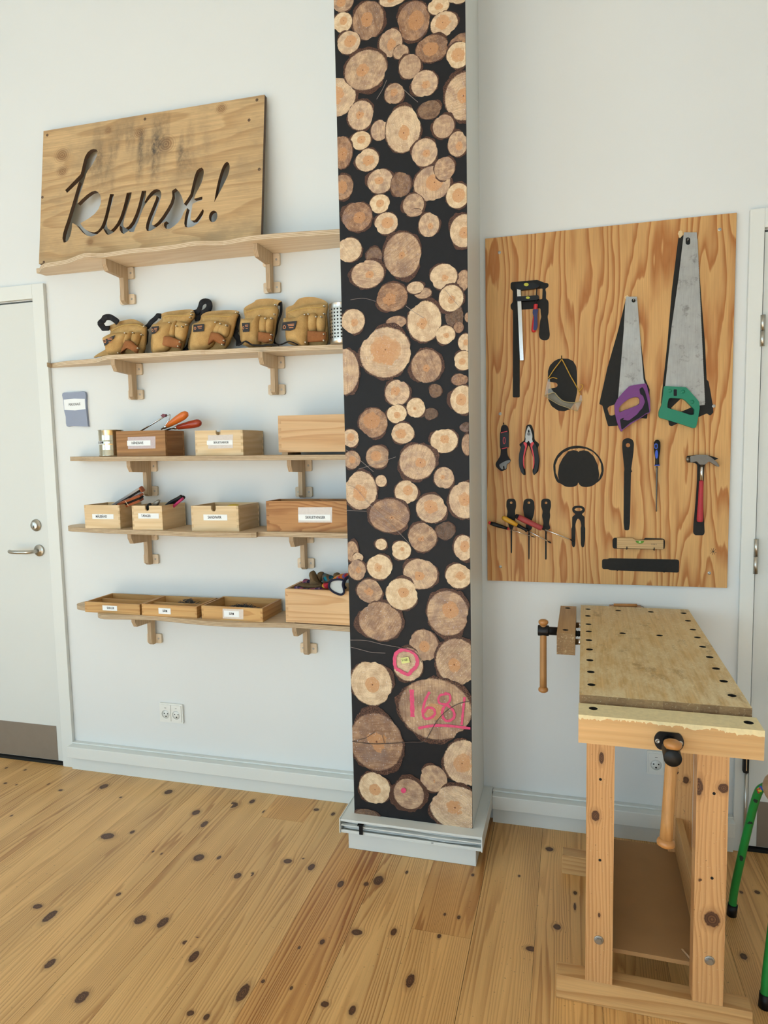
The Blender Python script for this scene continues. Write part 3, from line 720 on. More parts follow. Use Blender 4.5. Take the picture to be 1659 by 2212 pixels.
# base of the pillar: plinth, open cable trunking with cables and a clip
MB().box(-0.7765, -0.309, -0.327, -0.0005, 0.0005, 0.0775, 0.0015).build('base_plinth', M_TRIM, pillar)
tr = MB().prism([[(-0.795, -0.0005), (-0.795, -0.36), (-0.285, -0.36), (-0.285, -0.0005), (-0.3213, -0.0005), (-0.3213, -0.3115), (-0.7574, -0.3115), (-0.7574, -0.0005)]], 0.1215, 0.1295, lambda u, v, d: (u, v, d)).build('trunking_top', M_TRIM, pillar)
MB().box(-0.7935, -0.2865, -0.3595, -0.318, 0.0778, 0.0815, 0.0008).build('trunking_floor', M_TRIM, pillar)
MB().box(-0.7935, -0.2865, -0.3595, -0.3555, 0.0817, 0.0890, 0.0008).build('trunking_lip', M_TRIM, pillar)
MB().box(-0.7930, -0.2875, -0.3590, -0.345, 0.1035, 0.1075, 0.0008).build('trunking_rail', M_TRIM, pillar)
MB().box(-0.7935, -0.2865, -0.332, -0.3285, 0.0817, 0.1213).build('trunking_back', M_TRIM, pillar)
MB().box(-0.7978, -0.7940, -0.3630, -0.0005, 0.0765, 0.1325, 0.001).build('trunking_end_cap', M_TRIM, pillar)
MB().box(-0.2862, -0.2822, -0.3630, -0.0595, 0.0765, 0.1325, 0.001).build('trunking_side', M_TRIM, pillar)
for k, (za, zb, r_) in enumerate(((0.1130, 0.1110, .0028), (0.0990, 0.0960, .0030), (0.0945, 0.0900, .0034), (0.0900, 0.0955, .0028))):
    pts = spline([(-0.785, -0.343, za), (-0.69, -0.346 + .004 * (k % 2), za - .002), (-0.58, -0.343, (za + zb) / 2 + .003 * (-1) ** k), (-0.42, -0.347, zb), (-0.30, -0.341, zb + .002)], 6)
    MB().tube(pts, r_, 8).build('cable', M_CABLE, pillar)
cl = MB(); cl.box(-0.7225, -0.7085, -0.3655, -0.3630, 0.082, 0.1165, 0.001); cl.box(-0.7295, -0.7085, -0.3655, -0.3400, 0.1130, 0.1170, 0.001)
cl.build('cable_clip', M_BLACK, pillar)
ce = W(700 + 922 / 3.95, 1640 + 716 / 3.95, -0.361); lettering('CE', 0.008, M_INK, (ce[0], -0.3599, 0.0853), parent=pillar)
place(pillar, ((PXL + PXR) / 2, -0.16, 0))

# ================================================================== wall shelves
M_BIRCH = wood('birch_ply', '#ead6ba', '#d9bd99', 'X', 'Y', freq=30, warp=1.6, stretch=0.10, amt=0.5, fibre=0.10, nscale=5, sharp=False, bumpv=0.0)
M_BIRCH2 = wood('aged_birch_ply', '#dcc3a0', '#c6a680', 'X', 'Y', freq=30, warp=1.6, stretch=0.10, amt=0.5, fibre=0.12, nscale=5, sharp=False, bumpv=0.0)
M_BIRCHV = wood('birch_bracket', '#d9bd98', '#c4a27b', 'Z', 'Y', freq=40, warp=1.4, stretch=0.12, amt=0.5, fibre=0.15, nscale=5, sharp=False, bumpv=0.0)
def plyedge(name, a, b, axis='Z', n=7.0, th=0.019, off=0.0):
    t = NT(name); x, y, z = t.xyz(t.obj()); v = {'X': x, 'Y': y, 'Z': z}[axis]
    k = t.math('FRACT', t.math('MULTIPLY', t.math('ADD', v, off), n / th / 2 * 1.0))
    st = t.math('GREATER_THAN', k, 0.5)
    n1 = t.noise(t.vmath('MULTIPLY', t.obj(), (30.0, 30.0, 200.0) if axis == 'Z' else (200.0, 60.0, 30.0)), 1.0, 2, 0.6)
    f = t.math('ADD', t.math('MULTIPLY', st, 0.75), t.math('MULTIPLY', t.rng(n1, 0.35, 0.7, 0, 1), 0.3))
    return t.done(t.mix(f, lin(a), lin(b)), 0.6, 0, 0.3)
M_EDGE = plyedge('ply_edge', '#e2cdb0', '#b79b78')
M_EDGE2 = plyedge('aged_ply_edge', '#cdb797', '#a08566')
M_EDGEX = plyedge('bracket_edge', '#cbb190', '#a98c6b', 'X', 6.0, 0.018, 0.009)
def edge_faces(o, idx=1, axis=2):
    for p in o.data.polygons:
        if abs(p.normal[axis]) < 0.5: p.material_index = idx

SHELF = {}
def shelf(key, label, ztop, slope, front, back_x0, bx, mats, th=0.019):
    x_ref = -1.5
    r = root('wall_shelf', label, 'shelf', (x_ref, 0, ztop), (0, math.atan(-slope), 0), group='wavy-edged shelves')
    SHELF[key] = (ztop, slope, x_ref)
    pts = [(back_x0 - x_ref, -0.001)] + [(x - x_ref, y) for x, y in front] + [(front[-1][0] - x_ref, -0.001)]
    b = MB().prism([pts], -th, 0.0, lambda u, v, d: (u, v, d)).build('board', mats, r); edge_faces(b)
    for k in bx:
        x = k - x_ref; z0 = -th - 0.0004; zb = z0 - 0.153; h = 0.009
        prof = [(-0.0125, z0), (-0.135, z0), (-0.152, z0), (-0.152, z0 - 0.022), (-0.138, z0 - 0.046), (-0.045, z0 - 0.050), (-0.045, zb + 0.010), (-0.032, zb), (-0.0125, zb)]
        br = MB().prism([prof], x - h, x + h, lambda u, v, d: (d, u, v)).build('bracket', [M_BIRCHV, M_EDGEX], r); edge_faces(br, 1, 0)
        for za, zc in ((z0 - 0.048, z0 - 0.001), (zb + 0.001, zb + 0.042)):
            pl = MB().prism([rrect(x - 0.036, x + 0.036, za, zc, 0.006)], -0.0122, -0.0008).build('mounting_plate', M_BIRCH, br)
            for sx in (-0.0225, 0.0225):
                MB().lathe((x + sx, -0.0122, (za + zc) / 2), (0, -1, 0), [(0.0042, -0.002), (0.0042, 0.0004), (0.0034, 0.0007), (0.0016, 0.0007), (0.0012, -0.0004), (0.0003, -0.0004)], 12).build('screw', M_ZINC, br)
    return r
def sz(key, x):
    zt, s, xr = SHELF[key]; return zt + s * (x - xr)
G1 = crop(60, 180, 2.37)
f1 = [tuple(PZ(*G1(a, b), 2.243 - 0.0095 * (PZ(*G1(a, b), 2.243)[0] + 1.5))[:2]) for a, b in ((62, 968), (85, 945), (200, 925), (290, 893), (390, 892), (520, 872), (640, 862), (760, 848), (860, 832), (1000, 830), (1100, 812), (1200, 800), (1400, 785), (1595, 773))]
f1 = [(-2.232, -0.02), (-2.236, -0.05)] + spline(f1, 3) + [(-0.765, f1[-1][1])]
G2 = crop(100, 620, 2.5136)
f2 = [tuple(PZ(*G2(a, b), 1.860 - 0.0110 * (PZ(*G2(a, b), 1.860)[0] + 1.5))[:2]) for a, b in ((25, 416), (110, 402), (270, 388), (330, 370), (560, 358), (800, 342), (900, 340), (1140, 327), (1400, 318), (1605, 310))]
f2 = [(-2.228, -0.01), (-2.222, -0.04)] + spline(f2, 3) + [(-0.765, f2[-1][1])]
f3 = spline([(-2.112, -0.01), (-2.118, -0.035), (-2.10, -0.075), (-2.02, -0.10), (-1.93, -0.16), (-1.80, -0.195), (-1.60, -0.205), (-1.42, -0.222), (-1.25, -0.208), (-1.05, -0.216), (-0.90, -0.204), (-0.765, -0.206)], 4)
G4 = crop(150, 1030, 2.676)
f4 = [tuple(PZ(*G4(a, b), 1.131)[:2]) for a, b in ((62, 322), (300, 331), (540, 339), (700, 346), (1050, 352), (1130, 345), (1605, 356))]
f4 = spline([(-2.135, -0.012), (-2.140, -0.05), (-2.115, -0.098), (-2.05, -0.135)] + [p for p in f4 if p[0] > -1.99], 4) + [(-0.765, -0.205)]
G5 = crop(150, 1210, 2.676)
f5 = [tuple(PZ(*G5(a, b), 0.775)[:2]) for a, b in ((165, 332), (200, 343), (340, 345), (500, 350), (700, 370), (860, 383), (1000, 388), (1300, 392), (1615, 413))]
f5 = spline([(-2.125, -0.01), (-2.130, -0.05), (-2.10, -0.085), (-2.03, -0.102)], 4) + [(f5[0][0] - .012, -0.125)] + spline(f5, 3) + [(-0.765, f5[-1][1])]
shelf(1, 'topmost wavy-edged plywood shelf, under the cut-out word sign', 2.2615, -0.0095, f1, -2.232, (-1.815, -1.147), [M_BIRCH, M_EDGE])
shelf(2, 'second wavy-edged plywood shelf, holding the leather tool pouches', 1.860, -0.0110, f2, -2.228, (-1.799, -1.142), [M_BIRCH, M_EDGE])
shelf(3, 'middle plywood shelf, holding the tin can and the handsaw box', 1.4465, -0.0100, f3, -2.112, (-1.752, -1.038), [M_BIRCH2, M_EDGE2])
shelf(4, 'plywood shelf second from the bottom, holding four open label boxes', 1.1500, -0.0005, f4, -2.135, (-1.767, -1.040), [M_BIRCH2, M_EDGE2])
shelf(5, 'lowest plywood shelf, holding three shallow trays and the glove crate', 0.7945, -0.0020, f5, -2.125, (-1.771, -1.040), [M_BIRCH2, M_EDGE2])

# ================================================================== cut-out word sign leaning on the top shelf
def spots(t, col, lst, dark, axes=(0, 2), rings=26.0):
    o = t.xyz(t.obj())
    for x, z, r in lst:
        d = t.math('SQRT', t.math('ADD', t.math('POWER', t.math('SUBTRACT', o[axes[0]], x), 2), t.math('POWER', t.math('MULTIPLY', t.math('SUBTRACT', o[axes[1]], z), 1.15), 2)))
        k = t.math('DIVIDE', d, r)
        s = t.math('ADD', t.math('MULTIPLY', t.math('SINE', t.math('MULTIPLY', k, 13.0)), 0.22), t.rng(k, 0.9, 2.6, 0.62, 0.0))
        col = t.mix(t.math('MULTIPLY', t.rng(k, 2.8, 1.0, 0, 1), s, clamp=True), col, lin(dark))
    return col
def sign_marks(t, col, p):
    o = t.obj(); x, y, z = t.xyz(o)
    col = spots(t, col, [(-0.415, 0.455, 0.020), (-0.41, 0.385, 0.016), (-0.04, 0.50, 0.016), (0.085, 0.435, 0.022), (0.33, 0.545, 0.014), (0.10, 0.11, 0.018), (-0.26, 0.07, 0.010), (-0.19, 0.53, 0.012)], '#7a5230')
    colz = t.noise(t.comb(t.math('MULTIPLY', x, 11.0), 0.0, t.math('MULTIPLY', z, 2.2)), 1.0, 2, 0.5)
    gr = t.noise(t.vmath('MULTIPLY', o, (60.0, 1.0, 45.0)), 1.0, 3, 0.7)
    reg = t.math('MULTIPLY', t.rng(t.math('ABSOLUTE', t.math('SUBTRACT', x, -0.02)), 0.12, 0.34, 1, 0), t.rng(t.math('ABSOLUTE', t.math('SUBTRACT', z, 0.42)), 0.03, 0.17, 1, 0))
    m = t.math('MULTIPLY', t.math('MULTIPLY', t.rng(colz, 0.46, 0.57, 0, 1), reg), t.rng(gr, 0.35, 0.58, 0.3, 0.95))
    col = t.mix(m, col, lin('#4b4540'))
    w = t.noise(t.vmath('MULTIPLY', o, (5.0, 1.0, 9.0)), 1.0, 4, 0.65)
    return t.mix(t.rng(w, 0.48, 0.64, 0, 0.5), col, lin('#9d8666'))
M_SIGN = wood('weathered_ply', '#cdab7d', '#a67f52', 'X', 'Z', freq=14, warp=2.2, stretch=0.16, amt=0.55, fibre=0.22, nscale=3.5, tint=0.08, marks=sign_marks)
M_SIGNE = plain('dark_ply_edge', '#5a4330', 0.7, var=0.3, scale=60)
SX0, SX1, SH_, ST = -2.1765, -1.1475, 0.572, 0.018
lean = math.asin(0.070 / SH_)
sxc = (SX0 + SX1) / 2
sign = root('plywood_sign', 'weathered plywood sign with the script word kunst! cut out, leaning above the top shelf', 'sign', (sxc, -0.100, sz(1, sxc) + 0.0026), (-lean, math.atan(0.0095), 0))
bpy.context.view_layer.update()
SM = Matrix.LocRotScale(Vector(sign.location), Euler(sign.rotation_euler), None); SI = SM.inverted()
sn = np.array((SM.to_3x3() @ Vector((0, 1, 0)))); s0 = np.array(SM.translation)
def on_sign(px, py):
    p = SI @ Vector(PP(px, py, s0, sn)); return (p.x, p.z)
K1, K2 = crop(125, 310, 8.295), crop(305, 330, 8.295)
o1 = [(105, 1775), (82, 1700), (95, 1610), (120, 1520), (165, 1390), (215, 1230), (270, 1050), (320, 880), (360, 740), (380, 685), (165, 885), (132, 835), (370, 590), (410, 545), (430, 460), (450, 370), (485, 240), (530, 160), (590, 110), (640, 98), (690, 105), (712, 140), (700, 215), (660, 300), (610, 390), (540, 480), (505, 545), (480, 640), (440, 770), (400, 880), (360, 1010), (352, 1078), (430, 1000), (520, 920), (600, 865), (670, 845), (720, 870), (760, 925), (775, 1000), (765, 1080), (730, 1170), (660, 1260), (570, 1330), (480, 1385), (400, 1427), (440, 1490), (500, 1545), (565, 1578), (650, 1592), (710, 1570), (770, 1500), (810, 1410), (850, 1280), (880, 1150), (905, 1040), (935, 905), (1003, 905), (1000, 950), (965, 1080), (920, 1230), (890, 1350), (875, 1440), (880, 1490), (900, 1530), (950, 1555), (1000, 1510), (1060, 1430), (1120, 1310), (1165, 1170), (1200, 1040), (1235, 885), (1322, 872), (1310, 950), (1270, 1080), (1225, 1230), (1190, 1350), (1170, 1440), (1180, 1490), (1215, 1515), (1270, 1480), (1330, 1400), (1390, 1270), (1440, 1120), (1480, 960), (1505, 848), (1585, 845), (1575, 930), (1553, 1050)]
o2 = [(110, 790), (170, 710), (225, 665), (280, 652), (330, 665), (358, 710), (360, 770), (335, 850), (300, 950), (260, 1080), (220, 1180), (195, 1250), (193, 1290), (225, 1300), (300, 1240), (380, 1140), (470, 1000), (530, 890), (560, 780), (552, 680), (620, 635), (640, 660), (680, 700), (720, 770), (750, 850), (765, 915), (820, 840), (880, 745), (905, 640), (930, 530), (960, 410), (995, 320), (1040, 280), (1085, 265), (1115, 300), (1122, 360), (1110, 440), (1080, 540), (1030, 640), (980, 730), (945, 825), (1095, 785), (1095, 845), (1020, 870), (920, 915), (910, 990), (890, 1090), (880, 1180), (900, 1215), (960, 1210), (1010, 1150), (1105, 1005), (1122, 1040), (1110, 1100), (1070, 1190), (1010, 1265), (930, 1320), (850, 1340), (790, 1330), (772, 1270), (780, 1180), (800, 1080), (825, 990), (790, 1020), (755, 1080), (720, 1170), (660, 1250), (580, 1320), (510, 1365), (440, 1360), (408, 1310), (412, 1255), (455, 1228), (375, 1255), (300, 1315), (220, 1370), (150, 1405), (105, 1400), (82, 1350), (95, 1260), (130, 1150), (180, 1030), (230, 910), (262, 830), (275, 768), (235, 762), (190, 780), (130, 850), (70, 930), (30, 1010)]
o3 = [(1480, 1280), (1440, 1400), (1400, 1480), (1360, 1580), (1290, 1585), (1275, 1560), (1180, 1620), (1140, 1600), (1110, 1550), (1105, 1465), (1060, 1530), (990, 1600), (900, 1640), (860, 1610), (830, 1560), (815, 1520), (760, 1580), (700, 1630), (600, 1668), (520, 1650), (450, 1600), (390, 1530), (330, 1460), (265, 1425), (255, 1440), (245, 1560), (220, 1660), (180, 1740), (140, 1770)]
word = [on_sign(*K1(*p)) for p in o1] + [on_sign(*K2(*p)) for p in o2] + [on_sign(*K1(*p)) for p in o3]
bang = [on_sign(*K2(*p)) for p in [(1310, 885), (1325, 780), (1350, 640), (1380, 500), (1420, 360), (1460, 250), (1500, 185), (1540, 160), (1570, 185), (1588, 240), (1580, 320), (1550, 420), (1490, 540), (1420, 680), (1360, 790)]]
dot = [on_sign(*K2(*p)) for p in circle(1290, 1140, 75, 20, 105, rot=0.2)]
hw = (SX1 - SX0) / 2
sb = MB().prism([[(-hw, 0), (hw, 0), (hw, SH_), (-hw, SH_)], word, bang, dot], 0.0, ST).build('sign_board', [M_SIGN, M_SIGNE], sign)
for p in sb.data.polygons:
    if abs(p.normal.y) < 0.5: p.material_index = 1
for a, b in ((100, 265), (600, 183), (1173, 85), (1133, 188), (1185, 440), (82, 916), (75, 583)):
    u, v = on_sign(*G1(a, b))
    MB().lathe((u, 0, v), (0, -1, 0), [(0.006, -0.001), (0.006, 0.0004), (0.0045, 0.0008), (0.002, 0.0008), (0.0015, -0.0003), (0.0003, -0.0003)], 12).build('screw', M_SIGNE, sign)

# ================================================================== boxes on the shelves
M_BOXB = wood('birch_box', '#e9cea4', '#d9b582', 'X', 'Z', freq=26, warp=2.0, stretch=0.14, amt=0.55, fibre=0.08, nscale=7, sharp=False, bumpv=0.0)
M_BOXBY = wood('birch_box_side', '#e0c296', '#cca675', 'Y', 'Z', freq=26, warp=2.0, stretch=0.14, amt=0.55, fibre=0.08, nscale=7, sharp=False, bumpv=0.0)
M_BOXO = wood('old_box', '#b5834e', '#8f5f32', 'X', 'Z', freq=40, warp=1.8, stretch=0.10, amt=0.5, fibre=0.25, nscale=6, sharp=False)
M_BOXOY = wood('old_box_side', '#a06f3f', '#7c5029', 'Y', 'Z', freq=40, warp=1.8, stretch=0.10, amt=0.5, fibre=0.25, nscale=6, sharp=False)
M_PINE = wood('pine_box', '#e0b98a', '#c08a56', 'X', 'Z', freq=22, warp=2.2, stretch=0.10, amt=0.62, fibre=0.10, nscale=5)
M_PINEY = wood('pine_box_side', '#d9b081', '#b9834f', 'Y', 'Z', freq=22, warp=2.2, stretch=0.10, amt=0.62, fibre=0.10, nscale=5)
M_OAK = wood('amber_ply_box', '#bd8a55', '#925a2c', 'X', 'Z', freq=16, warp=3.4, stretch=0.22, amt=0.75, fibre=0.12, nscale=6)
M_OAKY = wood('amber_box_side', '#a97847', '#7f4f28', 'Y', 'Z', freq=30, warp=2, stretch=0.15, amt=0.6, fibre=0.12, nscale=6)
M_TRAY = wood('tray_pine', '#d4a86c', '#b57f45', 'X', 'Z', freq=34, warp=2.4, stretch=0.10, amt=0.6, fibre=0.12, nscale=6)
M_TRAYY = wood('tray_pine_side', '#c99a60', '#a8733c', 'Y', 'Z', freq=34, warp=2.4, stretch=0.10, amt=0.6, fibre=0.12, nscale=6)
M_TAPE = plain('clear_tape', '#d5c9bf', 0.25, var=0.12, scale=130)
M_TAPE2 = plain('lilac_tape', '#c3b0ad', 0.3, var=0.2, scale=160)
def teeth(a, b, n, d, start, lo, hi):
    """edge running from z=lo to z=hi with n finger joints: alternates between a (full) and b (set back)"""
    out = []
    for k in range(n):
        z0 = lo + (hi - lo) * k / n; z1 = lo + (hi - lo) * (k + 1) / n; v = a if (k + start) % 2 == 0 else b
        out += [(v, z0 + (0.00012 if k else 0)), (v, z1 - (0.00012 if k < n - 1 else 0))]
    return out
def box(name, label, key, x0, x1, yf, yb, h, mf, ms, th=0.009, text=None, lab=None, lsize=0.011, notch=None, fingers=8, z=None, group=None, cat='box', tape=None, divider=None, pad=0.0, lift=0.0, tilt=0.0):
    xc, yc = (x0 + x1) / 2, (yf + yb) / 2; w, d = (x1 - x0) / 2, (yb - yf) / 2
    zz = sz(key, xc) + 0.0004 if z is None else z
    sl = SHELF[key][1]
    r = root(name, label, cat, (xc, yc, zz), (0, math.atan(-sl), tilt), group=group)
    lo, hi = lift, h
    def front(sy):
        o = teeth(w, w - th, fingers, 0, 0, lo, hi)
        top = []
        if notch and sy < 0:
            nx, nw, nd = notch; top = [(nx + nw, hi), (nx + nw, hi - nd + nw)] + [(nx + nw * math.cos(math.radians(q)), hi - nd + nw - nw * math.sin(math.radians(q))) for q in range(20, 180, 20)] + [(nx - nw, hi - nd + nw), (nx - nw, hi)]
        left = [(-q[0], q[1]) for q in reversed(o)]
        y = (-d, -d + th) if sy < 0 else (d - th, d)
        return MB().prism([o + top + left], y[0], y[1])
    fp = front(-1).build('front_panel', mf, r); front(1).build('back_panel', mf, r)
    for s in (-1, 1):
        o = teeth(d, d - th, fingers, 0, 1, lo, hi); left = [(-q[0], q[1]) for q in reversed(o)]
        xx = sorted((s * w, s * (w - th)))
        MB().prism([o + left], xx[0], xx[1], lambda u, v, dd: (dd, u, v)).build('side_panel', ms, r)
    MB().box(-w + th + .0002, w - th - .0002, -d + th + .0002, d - th - .0002, lo + 0.001, lo + 0.006).build('bottom_panel', mf, r)
    if lift:
        for s in (-1, 1): MB().box(s * w * 0.86 - 0.012, s * w * 0.86 + 0.012, -d + 0.01, d - 0.01, 0.0, lift - .0002).build('runner', mf, r)
    if divider is not None:
        for dv in divider: MB().box(-w + th + .0002, w - th - .0002, dv - 0.003, dv + 0.003, 0.0065, h - 0.006).build('divider', mf, r)
    if tape:
        for q, (tx0, tx1, tz0, tz1, tm) in enumerate(tape): MB().prism([[(tx0, tz0), (tx1, tz0 + .001), (tx1 + .002, tz1), (tx0 + .001, tz1 - .001)]], -d - 0.0005, -d - 0.0001).build('tape_backing', tm, r)
    if text:
        lx, lz, lw, lh = lab
        lb = MB().prism([[(lx - lw, lz - lh), (lx + lw, lz - lh), (lx + lw, lz + lh), (lx - lw, lz + lh)]], -d - 0.0011, -d - 0.0006).build('paper_label', M_PAPER, r)
        lettering(text, lsize, M_INK, (lx + pad, -d - 0.0013, lz), (math.pi / 2, 0, 0), lb, bold=lsize * 0.014, sx=0.76)
    return r
# sizes and places measured from the photograph
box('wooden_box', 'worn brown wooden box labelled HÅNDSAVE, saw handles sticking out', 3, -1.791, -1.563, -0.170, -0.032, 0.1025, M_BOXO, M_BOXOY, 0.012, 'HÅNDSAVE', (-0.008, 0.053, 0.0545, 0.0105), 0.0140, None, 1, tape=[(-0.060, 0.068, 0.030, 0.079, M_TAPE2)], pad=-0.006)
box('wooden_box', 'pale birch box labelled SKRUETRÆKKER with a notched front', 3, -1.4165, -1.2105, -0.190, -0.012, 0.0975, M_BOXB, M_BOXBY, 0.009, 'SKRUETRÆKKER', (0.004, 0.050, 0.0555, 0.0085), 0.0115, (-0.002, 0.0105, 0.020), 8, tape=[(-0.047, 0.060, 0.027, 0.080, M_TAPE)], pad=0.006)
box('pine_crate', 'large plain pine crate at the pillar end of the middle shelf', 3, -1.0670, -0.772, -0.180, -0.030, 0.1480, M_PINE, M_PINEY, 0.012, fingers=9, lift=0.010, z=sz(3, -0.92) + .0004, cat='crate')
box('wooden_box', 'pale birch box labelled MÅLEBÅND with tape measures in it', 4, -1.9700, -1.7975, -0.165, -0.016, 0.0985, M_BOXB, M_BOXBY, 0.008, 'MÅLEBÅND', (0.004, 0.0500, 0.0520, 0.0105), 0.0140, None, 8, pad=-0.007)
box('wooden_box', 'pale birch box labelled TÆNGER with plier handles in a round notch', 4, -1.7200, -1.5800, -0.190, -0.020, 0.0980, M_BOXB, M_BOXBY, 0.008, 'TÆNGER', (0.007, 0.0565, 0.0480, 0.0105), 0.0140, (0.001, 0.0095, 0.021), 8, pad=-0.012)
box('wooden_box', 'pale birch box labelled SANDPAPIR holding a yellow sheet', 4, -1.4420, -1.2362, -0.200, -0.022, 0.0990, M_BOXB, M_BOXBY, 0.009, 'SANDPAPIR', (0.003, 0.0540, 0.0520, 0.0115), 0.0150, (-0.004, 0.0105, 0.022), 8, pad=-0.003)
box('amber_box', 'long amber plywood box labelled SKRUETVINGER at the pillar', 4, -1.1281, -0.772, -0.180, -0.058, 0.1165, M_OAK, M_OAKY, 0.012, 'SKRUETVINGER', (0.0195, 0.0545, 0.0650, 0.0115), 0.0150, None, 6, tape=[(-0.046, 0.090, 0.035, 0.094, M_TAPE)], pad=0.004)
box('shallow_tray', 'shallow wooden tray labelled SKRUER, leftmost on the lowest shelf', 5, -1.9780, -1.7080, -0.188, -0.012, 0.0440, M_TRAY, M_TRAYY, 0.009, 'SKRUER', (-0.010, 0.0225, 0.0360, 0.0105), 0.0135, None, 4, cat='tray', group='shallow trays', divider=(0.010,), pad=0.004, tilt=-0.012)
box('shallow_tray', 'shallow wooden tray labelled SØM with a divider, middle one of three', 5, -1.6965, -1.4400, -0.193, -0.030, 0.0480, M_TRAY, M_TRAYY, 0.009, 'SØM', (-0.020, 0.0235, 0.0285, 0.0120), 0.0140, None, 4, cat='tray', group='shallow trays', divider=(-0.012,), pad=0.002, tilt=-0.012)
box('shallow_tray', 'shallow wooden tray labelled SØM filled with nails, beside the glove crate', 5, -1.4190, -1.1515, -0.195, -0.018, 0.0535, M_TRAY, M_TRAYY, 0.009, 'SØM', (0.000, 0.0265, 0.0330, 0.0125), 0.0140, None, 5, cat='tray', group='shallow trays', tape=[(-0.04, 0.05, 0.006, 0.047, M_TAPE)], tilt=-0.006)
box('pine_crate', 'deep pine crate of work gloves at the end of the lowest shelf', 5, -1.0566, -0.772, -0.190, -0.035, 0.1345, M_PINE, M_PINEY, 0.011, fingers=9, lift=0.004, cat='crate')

# ================================================================== leather tool pouches on the second shelf
def suede(name, c, d):
    t = NT(name); o = t.obj(); n = t.noise(o, 22, 4, 0.6); f = t.noise(o, 420, 2, 0.6)
    col = t.mix(t.rng(n, 0.3, 0.72, 0, 1), lin(c), lin(d)); k = t.rng(f, 0.3, 0.7, 0.88, 1.08)
    col = t.mix(1.0, col, t.comb(k, k, k), 'MULTIPLY'); t.bump(f, 0.15, 0.0008)
    return t.done(col, 0.85, 0, 0.2)
M_SUEDE = suede('tan_suede', '#d4ae73', '#b78f58')
M_SUEDE2 = suede('tan_suede_back', '#c9a26c', '#ac8854')
M_STRAPL = suede('brown_leather', '#a86f45', '#8d5934')
M_WEB = plain('black_webbing', '#15151a', 0.8, var=0.3, scale=300)
M_STITCH = plain('stitching', '#d8b564', 0.7)
M_PATCH = plain('black_patch', '#1c1719', 0.6)
M_PATCHO = plain('orange_patch_print', '#c98455', 0.6)
M_RIVET = plain('rivet', '#cfcabc', 0.25, 1.0)
P3, P4 = crop(200, 640, 6.144), crop(440, 620, 5.184)
def proj(f, pts, Y): return [(W(*f(*p), Y)[0], W(*f(*p), Y)[2]) for p in pts]
def pouch(label, f, back, upper, pocket, loops, strap, patch, rivets, webs, seam, y0=-0.045):
    r = root('tool_pouch', label, 'pouch', group='leather tool pouches')
    def clampz(P, zmin): return [(x, max(z, zmin(x))) for x, z in P]
    zf = lambda x: sz(2, x) + 0.0006
    mk = lambda pts, Y: clampz(proj(f, pts, Y), zf)
    b = MB(); b.prism([spline(mk(back, y0 - .01), 4, True)], y0 - 0.010, y0 - 0.004); b.build('back_panel', M_SUEDE2, r)
    b = MB(); b.dome(spline(mk(upper, y0 - .028), 4, True), y0 - 0.0105, 0.030, 5, rim=0.016); up = b.build('tool_pocket', M_SUEDE, r)
    b = MB(); b.dome(spline(mk(pocket, y0 - .062), 4, True), y0 - 0.035, 0.050, 5, rim=0.020); pk = b.build('front_pocket', M_SUEDE, r)
    for lp in loops:
        b = MB(); b.dome(spline(mk(lp, y0 - .058), 4, True), y0 - 0.036, 0.030, 5, rim=0.010); b.build('tool_loop', M_SUEDE, r)
    b = MB(); b.dome(mk(strap, y0 - .074), y0 - 0.062, 0.018, 3, rim=0.012); b.build('hammer_strap', M_STRAPL, r)
    pa = proj(f, patch, y0 - .088); b = MB(); b.prism([pa], y0 - 0.0895, y0 - 0.0875); pt = b.build('maker_patch', M_PATCH, r)
    # small orange marks on the patch
    cx = sum(p[0] for p in pa) / len(pa); cz = sum(p[1] for p in pa) / len(pa); w = max(p[0] for p in pa) - min(p[0] for p in pa); h = max(p[1] for p in pa) - min(p[1] for p in pa)
    MB().prism([circle(cx - w * .30, cz - h * .02, w * .10, 12, h * .20), circle(cx - w * .30, cz - h * .02, w * .06, 12, h * .13)], y0 - 0.0903, y0 - 0.0896).build('patch_emblem', M_PATCHO, pt)
    for k, (dz, ww, off) in enumerate(((.24, .30, .06), (.10, .26, .07), (-.12, .20, .09))):
        MB().prism([[(cx + w * (off - ww / 2), cz + h * (dz - .045)), (cx + w * (off + ww * .9), cz + h * (dz - .045)), (cx + w * (off + ww * .9), cz + h * (dz + .03)), (cx + w * (off - ww / 2), cz + h * (dz + .03))]], y0 - 0.0903, y0 - 0.0896).build('patch_print', M_PATCHO, pt)
    for a in rivets:
        p = W(*f(*a), y0 - .080)
        MB().lathe((p[0], y0 - 0.070, p[2]), (0, -1, 0), [(0.0036, 0), (0.0036, 0.0125), (0.0028, 0.0142), (0.0012, 0.0150), (0.0002, 0.0152)], 10).build('rivet', M_RIVET, r)
    for q, sm in enumerate(seam):
        d = y0 - .0575 if q == 0 else y0 - .0425
        P = spline([(p[0], d, p[1]) for p in proj(f, sm, d)], 3)
        MB().tube(P, 0.0011, 5).build('seam', M_STITCH, r)
    for wv in webs:
        pts, wd = wv[0], wv[1]; d = wv[2] if len(wv) > 2 else y0 - 0.02
        P = [(x, d + 0.004 * math.sin(i * 0.9), max(z, zf(x) + 0.0035)) for i, (x, z) in enumerate(spline(proj(f, pts, d), 5))]
        MB().tube(P, wd, 10, flat=0.28, up=(0, 1, 0) if len(wv) < 4 else (0, 0, 1)).build('webbing_strap', M_WEB, r)
    xs = [c for p in proj(f, back, y0) for c in (p[0],)]; xm = (min(xs) + max(xs)) / 2
    place(r, (xm, y0 - 0.04, zf(xm) - .0005)); return r
